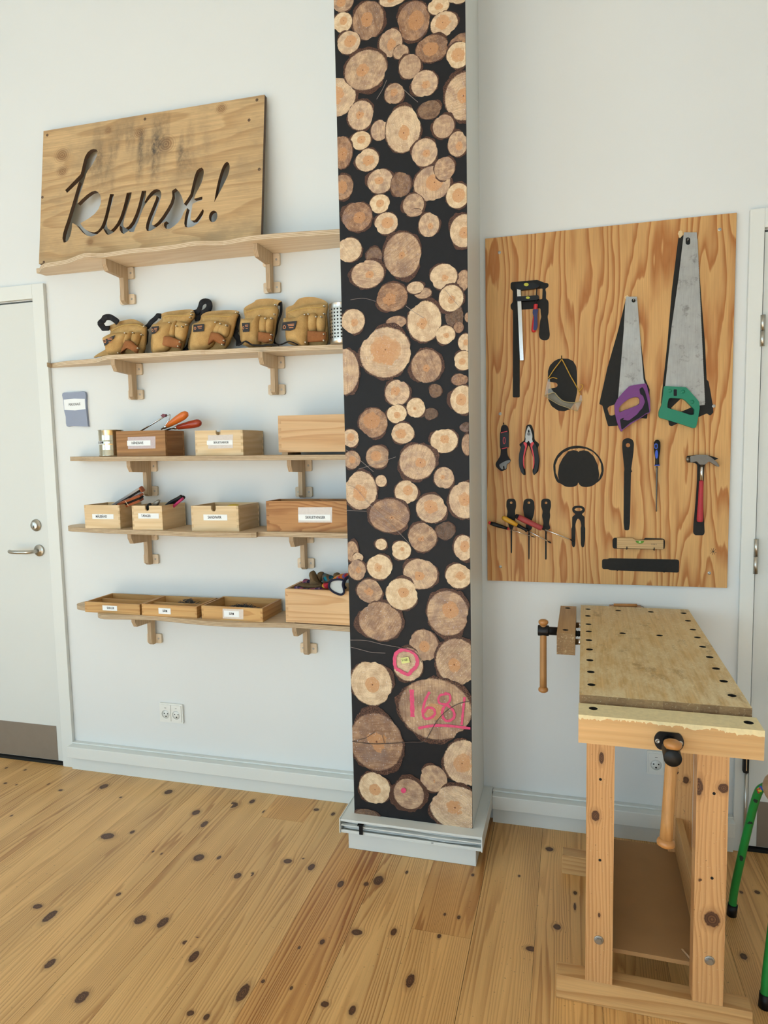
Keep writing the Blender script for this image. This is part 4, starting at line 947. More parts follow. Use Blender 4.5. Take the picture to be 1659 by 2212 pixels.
pouch('slumped tan suede tool pouch with a black belt loop, leftmost of five', P3,
      [(195, 412), (330, 345), (450, 312), (545, 305), (630, 345), (690, 395), (690, 440), (640, 760), (200, 780), (20, 815), (60, 770), (185, 690), (165, 620), (240, 470)],
      [(240, 440), (350, 385), (480, 360), (600, 365), (665, 400), (690, 430), (640, 750), (340, 760), (200, 770), (180, 640), (250, 470)],
      [(130, 570), (150, 530), (250, 488), (440, 490), (400, 640), (345, 765), (200, 770), (165, 670)],
      [[(440, 480), (500, 465), (470, 600), (395, 640)], [(520, 480), (590, 470), (605, 510), (560, 650), (500, 600)]],
      [(430, 585), (500, 590), (600, 680), (580, 755), (520, 720), (440, 690), (365, 755), (385, 690)],
      [(140, 585), (300, 515), (280, 560), (200, 630), (160, 660)],
      [(430, 490), (535, 485), (650, 510), (600, 690), (680, 400), (340, 752)],
      [([(330, 350), (280, 300), (210, 275), (140, 310), (112, 370), (150, 425), (215, 420)], 0.013, -0.075), ([(690, 460), (725, 520), (690, 640), (665, 745)], 0.012, -0.022)],
      [[(150, 545), (250, 500), (430, 505)], [(250, 460), (360, 400), (480, 375), (600, 380), (670, 410)]])
pouch('tan suede tool pouch with a looped black strap, second from the door', P3,
      [(915, 235), (1000, 205), (1150, 185), (1320, 178), (1330, 265), (1260, 400), (1140, 740), (800, 760), (790, 520), (830, 380), (915, 300)],
      [(920, 280), (950, 245), (1200, 230), (1320, 205), (1325, 280), (1250, 390), (1140, 740), (800, 760), (795, 450), (915, 340)],
      [(780, 385), (830, 360), (1040, 345), (1015, 520), (990, 680), (900, 735), (800, 760), (795, 560)],
      [[(1050, 345), (1090, 330), (1070, 530), (1000, 530)], [(1100, 335), (1180, 340), (1240, 380), (1180, 590), (1080, 545)]],
      [(925, 520), (1030, 535), (1170, 590), (1150, 690), (960, 660), (900, 640)],
      [(785, 405), (880, 395), (870, 450), (830, 490), (785, 505)],
      [(1020, 350), (1110, 395), (1188, 402), (1243, 378), (1310, 243), (1293, 282), (1315, 205), (1157, 608), (1135, 663)],
      [([(700, 420), (780, 350), (850, 270), (905, 262)], 0.011, -0.034), ([(1320, 225), (1400, 205), (1430, 120), (1495, 62), (1555, 105), (1500, 210), (1410, 250), (1400, 320)], 0.013, -0.034), ([(1150, 715), (1250, 700), (1290, 560)], 0.010, -0.034)],
      [[(800, 385), (900, 378), (1020, 370)], [(930, 290), (1000, 262), (1210, 260), (1310, 250)]])
pouch('leaning tan suede tool pouch with a broad brown hammer strap, middle of five', G2,
      [(845, 150), (900, 130), (1035, 128), (1030, 160), (1000, 230), (960, 338), (780, 352), (790, 230), (835, 180)],
      [(845, 178), (860, 150), (1020, 145), (1025, 170), (960, 338), (780, 352), (790, 240), (840, 190)],
      [(800, 195), (920, 182), (905, 250), (885, 320), (780, 352), (788, 230)],
      [[(925, 190), (962, 195), (930, 260), (895, 245)], [(945, 200), (985, 205), (970, 268), (925, 252)]],
      [(895, 245), (935, 250), (970, 285), (960, 318), (905, 290), (876, 312), (882, 280)],
      [(800, 205), (858, 200), (855, 240), (798, 244)],
      [(918, 192), (945, 200), (977, 208), (1030, 138), (963, 290), (955, 312)],
      [([(1035, 150), (1040, 190), (1022, 240), (1040, 280), (1048, 318)], 0.012, -0.034), ([(1005, 205), (1035, 250)], 0.014, -0.028)],
      [[(805, 203), (860, 192), (915, 190)], [(850, 165), (900, 158), (1000, 160)]])
pouch('upright tan suede tool pouch with its belt trailing on the shelf', P4,
      [(450, 240), (560, 170), (600, 140), (740, 130), (865, 155), (825, 200), (800, 400), (745, 660), (440, 650), (410, 380), (460, 350)],
      [(450, 268), (500, 243), (800, 215), (795, 400), (742, 660), (610, 650), (440, 640), (435, 400), (460, 350), (465, 310)],
      [(410, 365), (560, 350), (620, 312), (605, 500), (597, 640), (440, 640), (428, 500)],
      [[(622, 330), (690, 345), (690, 500), (612, 497)], [(694, 355), (762, 350), (742, 522), (690, 512)]],
      [(610, 500), (690, 510), (765, 520), (760, 600), (690, 625), (605, 605)],
      [(428, 405), (515, 400), (510, 500), (440, 505)],
      [(625, 322), (690, 352), (757, 350), (790, 305), (800, 200), (757, 533), (745, 592)],
      [([(830, 180), (872, 200), (850, 330), (812, 480), (790, 610), (830, 645)], 0.0095, -0.036), ([(385, 655), (470, 610), (540, 650), (640, 655), (740, 665), (840, 650)], 0.010, -0.148, 1), ([(860, 645), (960, 612), (1040, 640)], 0.009, -0.130, 1)],
      [[(425, 385), (520, 378), (600, 350)], [(460, 285), (600, 245), (790, 235)]])
pouch('tallest tan suede tool pouch with two screwdriver loops, beside the perforated tin', P4,
      [(925, 235), (1000, 200), (1070, 130), (1180, 112), (1290, 125), (1385, 180), (1365, 300), (1360, 660), (1060, 660), (925, 600), (920, 330)],
      [(930, 280), (1100, 215), (1362, 188), (1365, 300), (1360, 655), (1060, 655), (930, 600), (940, 310)],
      [(885, 350), (1010, 342), (1150, 303), (1145, 640), (1060, 655), (930, 610), (915, 480)],
      [[(1165, 300), (1250, 305), (1245, 490), (1165, 490)], [(1262, 325), (1340, 320), (1330, 500), (1260, 495)]],
      [(1160, 490), (1260, 495), (1365, 500), (1360, 600), (1250, 610), (1160, 615)],
      [(885, 395), (1045, 380), (1020, 470), (970, 490), (872, 485)],
      [(1130, 310), (1172, 305), (1258, 335), (1312, 335), (1345, 300), (1345, 212), (1343, 528), (1343, 598), (1140, 618)],
      [], [[(900, 380), (1010, 372), (1130, 335)], [(940, 290), (1100, 240), (1340, 225)]])

# perforated steel tin, half hidden by the pillar
def perforated(label, c, r, h):
    rt = root('perforated_tin', label, 'tin', c)
    mb = MB(); nu, nv = 22, 9; z0, z1 = 0.018, h - 0.018
    P = lambda a, z, rr=r: (rr * math.cos(a), rr * math.sin(a), z)
    for i in range(nu):
        for j in range(nv):
            a0, a1 = 2 * math.pi * i / nu, 2 * math.pi * (i + 1) / nu; b0, b1 = z0 + (z1 - z0) * j / nv, z0 + (z1 - z0) * (j + 1) / nv
            am, bm = (a0 + a1) / 2, (b0 + b1) / 2
            outer = [(a1, bm), (a1, b1), (am, b1), (a0, b1), (a0, bm), (a0, b0), (am, b0), (a1, b0)]
            hr = 0.0034
            inner = [(am + hr / r * math.cos(k * math.pi / 4), bm + hr * math.sin(k * math.pi / 4)) for k in range(8)]
            A = mb.ring([P(*q) for q in outer]); B = mb.ring([P(*q) for q in inner])
            for k in range(8): mb._f([A[k], A[(k + 1) % 8], B[(k + 1) % 8], B[k]], True)
    ring = lambda z, rr=r: mb.ring([P(2 * math.pi * k / (nu * 2), z, rr) for k in range(nu * 2)])
    mb.skin([ring(0.0, r - .002), ring(0.001), ring(z0)], True, False); mb.skin([ring(z1), ring(h - .003), ring(h - .002, r + .001), ring(h), ring(h - .002, r - .001)], False, False)
    bmesh.ops.remove_doubles(mb.bm, verts=mb.bm.verts[:], dist=1e-6)
    mb.build('tin_wall', M_STEEL, rt, recalc=True)
    MB().lathe((0, 0, 0.002), (0, 0, 1), [(r - .003, 0), (r - .003, h - 0.02), (r - .004, h - 0.02), (r - .004, 0.001), (0.0005, 0.001)], 32).build('hole_shade_sleeve', M_DARK, rt)  # dark sleeve added inside so the holes look shaded
px_ = W(713.5, 700, -0.085)
perforated('perforated steel tin beside the tallest pouch, half behind the pillar', (px_[0] + 0.046, -0.085, sz(2, -0.83) + 0.0008), 0.046, 0.150)

# ribbed tin can
M_TIN = plain('tin_plate', '#c3bda9', 0.22, 1.0, 0.10, 60)
can = root('tin_can', 'ribbed tin can with a nail label beside the handsaw box', 'can', (-1.868, -0.100, sz(3, -1.868) + 0.0006))
prof = [(0.0485, 0), (0.0505, 0.002), (0.0505, 0.005), (0.0495, 0.007), (0.0495, 0.026)]
for k in range(5): z = 0.026 + k * 0.0045; prof += [(0.0484, z + 0.0022), (0.0495, z + 0.0045)]
prof += [(0.0495, 0.066)]
for k in range(5): z = 0.066 + k * 0.0045; prof += [(0.0484, z + 0.0022), (0.0495, z + 0.0045)]
prof += [(0.0495, 0.106), (0.0508, 0.108), (0.0508, 0.1105), (0.0490, 0.1105), (0.0480, 0.106), (0.0480, 0.004), (0.0005, 0.004)]
MB().lathe((0, 0, 0), (0, 0, 1), prof, 40).build('can_body', M_TIN, can)
lb = MB(); A = [math.radians(q) for q in range(192, 272, 8)]; R1 = 0.0500
lb.skin([lb.ring([(R1 * math.cos(a), R1 * math.sin(a), 0.0500) for a in A]), lb.ring([(R1 * math.cos(a), R1 * math.sin(a), 0.0640) for a in A])], False, False, True, False)
cl_ = lb.build('paper_label', M_PAPER, can, recalc=False)
me = text_mesh('UDE SØM', 0.0150, 0.0002, 0.85).copy(); me.materials.clear(); me.materials.append(M_INK)
n = len(me.vertices); c_ = np.empty(n * 3); me.vertices.foreach_get('co', c_); c_ = c_.reshape(-1, 3)
a_ = math.radians(238) + c_[:, 0] / 0.0504; rr_ = 0.0503 + c_[:, 2]
c2 = np.stack([rr_ * np.cos(a_), rr_ * np.sin(a_), c_[:, 1] + 0.057], 1); me.vertices.foreach_set('co', c2.ravel()); me.update()
o = bpy.data.objects.new('lettering', me); COL.objects.link(o); o.parent = cl_

# ---------------------------------------------------------------- what sticks out of the boxes
M_ORANGE = plain('orange_lacquer', '#d8702a', 0.25, var=0.12)
M_REDW = plain('red_lacquer', '#a33a1e', 0.25, var=0.12)
M_DRED = plain('dark_red_paint', '#6f1620', 0.35)
M_CHROME = plain('chrome', '#d5d6d6', 0.15, 1.0, 0.03)
M_GREYM = plain('grey_steel', '#8d8d8b', 0.35, 1.0, 0.1)
c5 = crop(210, 870, 6.144)
def P_(f, x, y, Y): return Vector(W(*f(x, y), Y))
def turned(mb, a, b, prof):
    """turned shape between points a and b; prof: (fraction along, radius)"""
    d = (b - a); L = d.length; return mb.lathe(a, d, [(r, q * L) for q, r in prof], 18)
saw1 = root('coping_saw', 'coping saw with an orange handle standing in the handsaw box', 'saw')
a, b = P_(c5, 925, 310, -0.10), P_(c5, 1200, 135, -0.115)
turned(MB(), a, b, [(0, .0075), (.05, .0095), (.2, .0115), (.5, .0155), (.8, .0165), (.93, .013), (1.0, .004)]).build('handle', M_ORANGE, saw1)
turned(MB(), P_(c5, 850, 352, -0.096), a, [(0, .003), (.45, .004), (.5, .0065), (1, .0072)]).build('ferrule', M_CHROME, saw1)
e0, e1 = P_(c5, 905, 175, -0.085), P_(c5, 560, 385, -0.085)
MB().tube([e1, e0], 0.0034, 10).build('frame_rod', M_CHROME, saw1)
MB().tube(spline([e0, P_(c5, 965, 160, -.088), P_(c5, 950, 230, -.095), P_(c5, 905, 300, -.098)], 5), 0.0028, 8).build('frame_arm', M_CHROME, saw1)
MB().prism([proj(c5, [(852, 172), (880, 148), (918, 152), (912, 185), (880, 195)], -0.088)], -0.094, -0.082).build('frame_clamp', M_DRED, saw1)
place(saw1, tuple(e1))
saw2 = root('handsaw', 'handsaw with a dark red handle standing in the handsaw box', 'saw')
a, b = P_(c5, 1060, 325, -0.075), P_(c5, 1380, 262, -0.085)
turned(MB(), a, b, [(0, .008), (.05, .0105), (.2, .012), (.55, .0160), (.85, .0165), (.95, .012), (1.0, .004)]).build('handle', M_REDW, saw2)
turned(MB(), P_(c5, 985, 342, -0.073), a, [(0, .004), (.5, .005), (.55, .0075), (1, .008)]).build('ferrule', M_CHROME, saw2)
MB().tube([P_(c5, 800, 400, -0.075), P_(c5, 990, 341, -0.073)], 0.003, 8).build('shank', M_BLACK, saw2)
place(saw2, tuple(P_(c5, 800, 400, -0.075)))

def bar(a, b, w, t, up=(0, 0, 1)):
    """flat bar from a to b, width w, thickness t"""
    d = (b - a).normalized(); u = Vector(up); s = d.cross(u).normalized(); n = s.cross(d)
    mb = MB(); v = [mb.bm.verts.new(p + s * (w / 2 * i) + n * (t / 2 * j)) for p in (a, b) for i, j in ((-1, -1), (1, -1), (1, 1), (-1, 1))]
    for q in ((0, 1, 2, 3), (7, 6, 5, 4), (0, 4, 5, 1), (1, 5, 6, 2), (2, 6, 7, 3), (3, 7, 4, 0)): mb._f([v[i] for i in q])
    bmesh.ops.bevel(mb.bm, geom=mb.bm.edges[:], offset=min(w, t) * 0.12, segments=2, affect='EDGES'); return mb
e6 = crop(160, 1040, 5.925)
M_RULE = plain('rule_wood', '#a5552f', 0.45, var=0.2); M_RULEC = plain('rule_end', '#e2d2b4', 0.5); M_SILV = plain('silver_rule', '#b9bcc0', 0.35, 0.6, 0.1)
for k, (lbl, p0, p1, Y, w_, t_, m_) in enumerate((('folding rule of red wood resting on the tape measure box', (575, 318), (872, 198), -.105, .024, .010, M_RULE), ('silver folding rule slanting up out of the tape measure box', (470, 350), (860, 105), -.075, .020, .009, M_SILV))):
    r = root('folding_rule', lbl, 'ruler'); a, b = P_(e6, *p0, Y), P_(e6, *p1, Y - .03)
    d = (b - a); n = Vector((0, -0.35, 0.94))
    for q in range(3):
        o_ = n * (q - 1) * 0.0098
        s0_ = a + d * 0.02 * q + o_; s1_ = b - d * (0.02 * (2 - q)) + o_
        bar(s0_, s1_, w_, t_ - 0.0006, n).build('section', [m_, M_BLACK, m_][q], r)
    c_ = b - d.normalized() * 0.004 if k else a + d * 0.43
    if k: bar(b - d.normalized() * .002 + n * .0005, b + d.normalized() * .010, w_ * 1.02, t_ * 2.6, n).build('end_cap', M_RULE, r)
    else: bar(a + d * 0.40 - n * .0002, a + d * 0.46, w_ * 1.03, t_ * 3.0, n).build('end_cap', M_RULEC, r)
    place(r, tuple(a))
# pliers in the pliers box
M_PINKG = plain('magenta_grip', '#c2376a', 0.5); M_NOSE = plain('dull_steel', '#9a8f80', 0.45, 0.8)
pl = root('pliers', 'pliers with black and pink grips leaning out of the pliers box', 'pliers')
for q, (p0, p1, r_, m_) in enumerate((((1150, 350), (1385, 185), .0088, M_BLACK), ((1250, 350), (1412, 190), .0080, M_BLACK))):
    a, b = P_(e6, *p0, -.095 + .02 * q), P_(e6, *p1, -.105 + .02 * q)
    MB().tube(spline([a, a.lerp(b, .4) + Vector((-.004, 0, .003)), a.lerp(b, .8), b], 5), [r_] * 14 + [r_ * .8, r_ * .4], 12).build('grip', m_, pl)
a, b = P_(e6, 1260, 330, -.104), P_(e6, 1395, 215, -.112)
MB().tube([a, b], [.0062, .0055], 10).build('grip_inlay', M_PINKG, pl)
place(pl, tuple(P_(e6, 1150, 350, -.095)))
p2 = root('cutting_pliers', 'dull steel pliers with a black round grip in the pliers box notch', 'pliers')
MB().tube(spline([P_(e6, 935, 372, -.155), P_(e6, 945, 330, -.15), P_(e6, 965, 300, -.145), P_(e6, 990, 296, -.14)], 4), [.0075] * 10 + [.0075, .006, .003], 12).build('grip', M_BLACK, p2)
MB().dome(proj(e6, [(985, 310), (1020, 262), (1075, 232), (1098, 240), (1080, 290), (1050, 320)], -.125), -.120, .010, 3, rim=.004).build('jaw', M_NOSE, p2)
place(p2, tuple(P_(e6, 935, 372, -.155)))
# a yellow sheet in the sandpaper box
g4 = crop(150, 1030, 2.676)
M_YEL = plain('yellow_sandpaper', '#e3c53d', 0.8, var=0.15, scale=300)
mb = MB(); P = spline(proj(g4, [(900, 176), (915, 165), (935, 159), (958, 163), (975, 172)], -.09), 4)
rows = [mb.ring([(x, y, z - dz) for x, z in P]) for y, dz in ((-.060, 0.001), (-.090, 0.0), (-.120, 0.004))]
mb.skin(rows, False, False, True, False); yo = mb.build('sandpaper_sheet', M_YEL)
sm = yo.modifiers.new('thickness', 'SOLIDIFY'); sm.thickness = 0.001
tag(yo, 'curled yellow sandpaper sheet showing above the sandpaper box rim', 'sandpaper'); recenter(yo)
# nails: more than anyone could count
M_NAIL = plain('dark_nails', '#4c5157', 0.4, 0.8, 0.2)
def nails(label, cx, cy, z, sx, sy, n, hgt):
    rr_ = random.Random(n); mb = MB()
    for _ in range(n):
        x = max(-sx, min(sx, rr_.gauss(0, sx * 0.5))); y = max(-sy, min(sy, rr_.gauss(0, sy * 0.5)))
        f_ = max(0, 1 - (x / sx) ** 2) * max(0, 1 - (y / sy) ** 2); zz = z + 0.002 + rr_.random() * hgt * f_
        th, ph = rr_.uniform(0, 6.28), rr_.uniform(-.25, .5); L = rr_.uniform(.016, .026)
        d = Vector((math.cos(th) * math.cos(ph), math.sin(th) * math.cos(ph), abs(math.sin(ph)))) * L / 2; c = Vector((cx + x, cy + y, zz + d.z))
        mb.tube([c - d, c + d], 0.0009, 4)
    o = mb.build('nails', M_NAIL, recalc=False); tag(o, label, 'nails', kind='stuff'); return recenter(o)
nails('loose heap of dark nails in the rear half of the middle tray', -1.548, -0.080, sz(5, -1.53) + 0.008, 0.070, 0.020, 300, 0.040)
nails('loose dark nails covering the tray beside the glove crate', -1.285, -0.102, sz(5, -1.28) + 0.008, 0.092, 0.052, 800, 0.030)

# work gloves heaped in the deep crate
M_GLV = suede('brown_glove', '#7d6649', '#5f4c35')
def plaid(name, cols, s):
    t = NT(name); x, y, z = t.xyz(t.obj())
    a = t.math('FRACT', t.math('MULTIPLY', t.math('ADD', x, t.math('MULTIPLY', z, 0.6)), s)); b = t.math('FRACT', t.math('MULTIPLY', t.math('SUBTRACT', z, t.math('MULTIPLY', x, 0.5)), s * 0.8))
    c = t.ramp(a, [(0.0, cols[0]), (0.35, cols[1]), (0.7, cols[2])], 'CONSTANT'); c = t.mix(t.math('MULTIPLY', t.math('GREATER_THAN', b, 0.6), 0.6), c, lin(cols[3]))
    return t.done(c, 0.9, 0, 0.2)
M_PL1 = plaid('purple_plaid', ['#55406b', '#8a6a7a', '#2c3350', '#b3596a'], 55); M_PL2 = plaid('teal_plaid', ['#1f7a8c', '#6a5740', '#174a63', '#7d6649'], 40); M_PL3 = plaid('orange_plaid', ['#d9742a', '#7a5f94', '#c33a3f', '#e0a53a'], 38)
M_NAVY = plain('navy_binding', '#151730', 0.85, var=0.3); M_LIN = plain('white_lining', '#c9ccca', 0.9, var=0.08); M_CUFFR = plaid('red_cuff', ['#e0a03a', '#d23a4c', '#d23a4c', '#c22f45'], 30)
m7 = crop(600, 1220, 9.76)
def pad_part(r, name, f, pts, Y, t, m, rim=0.004): return MB().dome(spline(proj(f, pts, Y), 4, True), Y, t, 4, rim=rim, back=t * .5).build(name, m, r)
g = root('work_glove', 'brown work glove with its thumb sticking up from the crate', 'glove', group='work gloves in the crate')
pad_part(g, 'palm', m7, [(400, 430), (470, 395), (600, 390), (700, 400), (850, 400), (950, 420), (940, 480), (700, 500), (520, 490)], -.118, .024, M_GLV)
pad_part(g, 'thumb', m7, [(690, 440), (700, 300), (672, 190), (690, 150), (730, 130), (770, 165), (815, 250), (860, 340), (930, 400), (860, 450)], -.112, .026, M_GLV)
pad_part(g, 'cuff', m7, [(950, 400), (1000, 388), (1080, 400), (1085, 500), (960, 490)], -.122, .022, M_CUFFR)
place(g, tuple(P_(m7, 700, 500, -.115)))
g = root('work_glove', 'brown and teal plaid work glove at the back of the crate', 'glove', group='work gloves in the crate')
pad_part(g, 'back_of_hand', m7, [(950, 190), (1080, 225), (1170, 265), (1170, 330), (1060, 380), (960, 380), (940, 300)], -.085, .024, M_PL2)
pad_part(g, 'fingers', m7, [(845, 185), (870, 158), (935, 160), (965, 195), (960, 270), (930, 350), (885, 300), (850, 230)], -.085, .022, M_GLV)
pad_part(g, 'fingertip', m7, [(1180, 230), (1190, 185), (1235, 168), (1290, 190), (1280, 240), (1210, 260)], -.075, .020, M_GLV)
place(g, tuple(P_(m7, 950, 390, -.085)))
g = root('work_glove', 'purple plaid work glove lying flat at the left of the crate', 'glove', group='work gloves in the crate')
pad_part(g, 'back_of_hand', m7, [(535, 335), (560, 305), (640, 322), (700, 345), (700, 420), (600, 430), (530, 400)], -.075, .022, M_PL1)
pad_part(g, 'fingers', m7, [(345, 500), (380, 450), (450, 458), (540, 490), (640, 500), (900, 480), (930, 500), (930, 530), (350, 530)], -.150, .014, M_PL1)
place(g, tuple(P_(m7, 500, 540, -.11)))
g = root('work_glove', 'orange plaid glove with a navy-bound open cuff hanging over the crate rim', 'glove', group='work gloves in the crate')
pad_part(g, 'back_of_hand', m7, [(1170, 290), (1240, 230), (1360, 200), (1490, 195), (1495, 300), (1380, 330), (1250, 330)], -.120, .030, M_PL3)
cuff = [(1085, 440), (1110, 350), (1190, 315), (1300, 305), (1385, 330), (1375, 420), (1395, 500), (1400, 580), (1350, 625), (1270, 612), (1180, 570), (1110, 510)]
P = spline(proj(m7, cuff, -.196), 4, True)
MB().tube([(x, -.199, z) for x, z in P] + [(P[0][0], -.199, P[0][1])], 0.0042, 8).build('cuff_binding', M_NAVY, g)
mb = MB(); cx_ = sum(p[0] for p in P) / len(P); cz_ = sum(p[1] for p in P) / len(P)
mb.skin([mb.ring([(x, -.199, z) for x, z in P]), mb.ring([(cx_ + (x - cx_) * .90 + .002, -.1945, cz_ + (z - cz_) * .88 + .003) for x, z in P]), mb.ring([(cx_ + (x - cx_) * .5 + .004, -.1925, cz_ + (z - cz_) * .45 + .006) for x, z in P])], False, True).build('cuff_lining', M_LIN, g)
MB().tube([(x, -.166 + .006 * math.sin(i * .3), z) for i, (x, z) in enumerate(spline(proj(m7, [(1495, 250), (1430, 290), (1400, 360), (1395, 420), (1405, 470), (1410, 500)], -.170), 5))], 0.0055, 8).build('cuff_edge', M_NAVY, g)
place(g, tuple(P_(m7, 1250, 600, -.19)))

# ================================================================== tool board with painted outlines
def peg_marks(t, col, p):
    return col
M_PEG = wood('figured_ply', '#dbab6d', '#ad6a31', 'Z', 'X', freq=26, warp=2.6, stretch=0.15, amt=0.92, fibre=0.16, nscale=5.5, tint=0.05, rough=0.5)
M_SIL = plain('outline_black', '#22211f', 0.65, var=0.25, scale=90, spec=0.25)
BY = -0.013
bx0 = (W(1049, 517, BY)[0] + W(1052, 1253.5, BY)[0]) / 2; bx1 = (W(1595, 457, BY)[0] + W(1567.6, 1270.5, BY)[0]) / 2
bz0 = (W(1052, 1253.5, BY)[2] + W(1567.6, 1270.5, BY)[2]) / 2; bz1 = (W(1049, 517, BY)[2] + W(1595, 457, BY)[2]) / 2
board = root('tool_board', 'figured plywood tool board with black tool outlines on the wall above the workbench', 'tool board', ((bx0 + bx1) / 2, 0, bz0))
def bl(f, pts, Y=BY): return proj(f, pts, Y)
def keep(o, parent):
    """parent a part built in scene coordinates under a root that already stands in place"""
    o.parent = parent; o.location = Vector(o.location) - Vector(parent.location); return o
keep(MB().box(bx0, bx1, BY, -0.0008, bz0, bz1, 0.0006, 1).build('plywood_panel', M_PEG), board)
B1, C1, C2, C3, C4 = crop(1030, 440, 2.6375), crop(1090, 590, 7.372), crop(1280, 780, 5.925), crop(1045, 900, 5.925), crop(1290, 930, 5.53)
def sil(f, pts, holes=(), fh=None, k=0, sm=True):
    loops = [bl(f, spline(pts, 3, True) if sm else soften(pts, 3.5 if f is B1 else 11))] + [bl(fh or f, soften(h, 9) if len(h) < 16 else h) for h in holes]
    o = MB().prism(loops, BY - 0.0006 - 0.00005 * k, BY - 0.0001).build('tool_outline', M_SIL); keep(o, board)
sil(C1, [(95, 165), (110, 145), (520, 108), (640, 155), (690, 160), (705, 190), (690, 230), (655, 240), (650, 270), (662, 300), (660, 415), (690, 430), (702, 470), (700, 640), (685, 690), (700, 800), (722, 980), (710, 1040), (670, 1072), (610, 1072), (560, 1040), (545, 980), (565, 760), (585, 700), (575, 640), (570, 560), (242, 585), (242, 1980), (130, 1980), (132, 590), (105, 575), (95, 540), (95, 500), (130, 465), (132, 280), (95, 250)], [[(265, 270), (605, 245), (598, 415), (268, 440)]], sm=False)
sil(C1, [(905, 1360), (1010, 1362), (1090, 1400), (1140, 1480), (1155, 1600), (1155, 1900), (1120, 2060), (1040, 2170), (950, 2200), (850, 2190), (750, 2120), (695, 2020), (690, 1845), (760, 1832), (825, 1820), (850, 1780), (820, 1745), (740, 1735), (690, 1730), (690, 1560), (720, 1470), (790, 1400), (850, 1370)], sm=False)
sil(C3, [(890, 640), (905, 560), (960, 470), (1050, 405), (1150, 375), (1260, 378), (1370, 415), (1460, 490), (1515, 580), (1535, 670), (1520, 760), (1480, 820), (1440, 850), (1400, 880), (1330, 900), (1260, 895), (1225, 870), (1210, 845), (1190, 880), (1130, 900), (1050, 895), (990, 860), (940, 835), (905, 760)],
    [[(962, 812), (922, 720), (917, 620), (950, 535), (1020, 460), (1110, 415), (1210, 402), (1310, 412), (1400, 455), (1465, 525), (1500, 605), (1507, 700), (1470, 805), (1478, 740), (1460, 620), (1410, 510), (1340, 445), (1280, 430), (1225, 440), (1212, 452), (1200, 440), (1150, 428), (1080, 445), (1010, 530), (965, 620), (948, 740)]])
sil(C3, [(292, 1075), (312, 1050), (390, 1050), (412, 1080), (416, 1150), (400, 1210), (408, 1290), (385, 1400), (365, 1445), (362, 1740), (354, 1755), (345, 1740), (343, 1445), (320, 1400), (295, 1290), (305, 1210), (288, 1150)], [circle(352, 1102, 16)], sm=False)
sil(C3, [(510, 1080), (540, 1050), (610, 1050), (645, 1085), (652, 1170), (640, 1260), (615, 1330), (620, 1430), (590, 1460), (586, 1820), (578, 1833), (570, 1820), (568, 1460), (535, 1430), (545, 1340), (515, 1260), (502, 1170)], [circle(577, 1102, 16)], sm=False)
sil(C3, [(735, 1075), (760, 1050), (830, 1050), (858, 1075), (862, 1150), (845, 1210), (852, 1270), (835, 1370), (855, 1425), (840, 1445), (806, 1450), (806, 1830), (784, 1830), (784, 1455), (740, 1450), (765, 1370), (745, 1270), (755, 1210), (733, 1150)], [circle(797, 1104, 16)], sm=False)
sil(C3, [(1128, 1180), (1145, 1150), (1180, 1140), (1245, 1140), (1280, 1155), (1298, 1185), (1290, 1220), (1255, 1245), (1262, 1262), (1290, 1275), (1292, 1415), (1300, 1420), (1298, 1560), (1288, 1650), (1275, 1675), (1255, 1672), (1242, 1640), (1240, 1420), (1250, 1400), (1235, 1330), (1210, 1300), (1190, 1320), (1175, 1370), (1170, 1410), (1175, 1430), (1172, 1640), (1160, 1672), (1140, 1672), (1125, 1640), (1120, 1430), (1130, 1415), (1132, 1275), (1165, 1262), (1170, 1240), (1140, 1225)], [circle(1212, 1188, 50, 16, 20)], sm=False)
sil(C3, [(545, 110), (590, 98), (615, 110), (645, 200), (652, 300), (715, 352), (690, 400), (715, 560), (700, 700), (640, 755), (622, 700), (645, 560), (590, 400), (572, 360), (545, 440), (515, 560), (540, 750), (500, 745), (465, 680), (455, 560), (480, 400), (450, 355), (500, 318), (520, 300), (530, 200)], sm=False)
sil(C3, [(218, 150), (235, 108), (270, 104), (305, 118), (314, 150), (322, 190), (322, 385), (300, 400), (300, 450), (308, 500), (350, 560), (330, 595), (300, 605), (292, 675), (240, 697), (212, 695), (155, 640), (150, 600), (176, 560), (212, 500), (218, 420), (207, 390), (208, 210), (218, 190)], sm=False)
sil(C4, [(300, 130), (320, 100), (370, 88), (420, 105), (440, 150), (435, 250), (415, 400), (405, 470), (425, 490), (405, 495), (402, 620), (400, 700), (392, 1100), (380, 1192), (325, 1192), (315, 1100), (318, 700), (320, 620), (320, 490), (325, 470), (310, 330), (298, 200)], [circle(368, 175, 25)], sm=False)
sil(C4, [(1195, 420), (1190, 600), (1175, 850), (1150, 1100), (1145, 1220), (1165, 1250), (1270, 1252), (1284, 1220), (1278, 1090), (1262, 850), (1282, 420), (1300, 390), (1340, 352), (1390, 356), (1455, 335), (1350, 300), (1200, 290), (1065, 303), (1066, 382), (1130, 382), (1180, 392)], sm=False)
sil(C4, [(183, 1300), (200, 1280), (425, 1283), (430, 1300), (562, 1300), (565, 1283), (790, 1290), (810, 1310), (805, 1410), (790, 1422), (195, 1410), (183, 1390)], sm=False)
sil(C4, [(58, 1545), (75, 1535), (130, 1535), (140, 1525), (965, 1540), (980, 1560), (976, 1690), (960, 1697), (150, 1668), (130, 1655), (70, 1655), (58, 1640)], sm=False)
sil(B1, [(850, 540), (905, 535), (960, 1000), (985, 1060), (970, 1225), (940, 1222), (880, 1235), (800, 1265), (748, 1268), (738, 1235), (715, 1148), (697, 1143), (745, 930), (800, 740)], [[(190, 605), (215, 578), (290, 553), (330, 500), (560, 455), (600, 480), (600, 540), (560, 570), (470, 605), (400, 630), (350, 650), (290, 680), (250, 700), (215, 692)]], C2, sm=False)
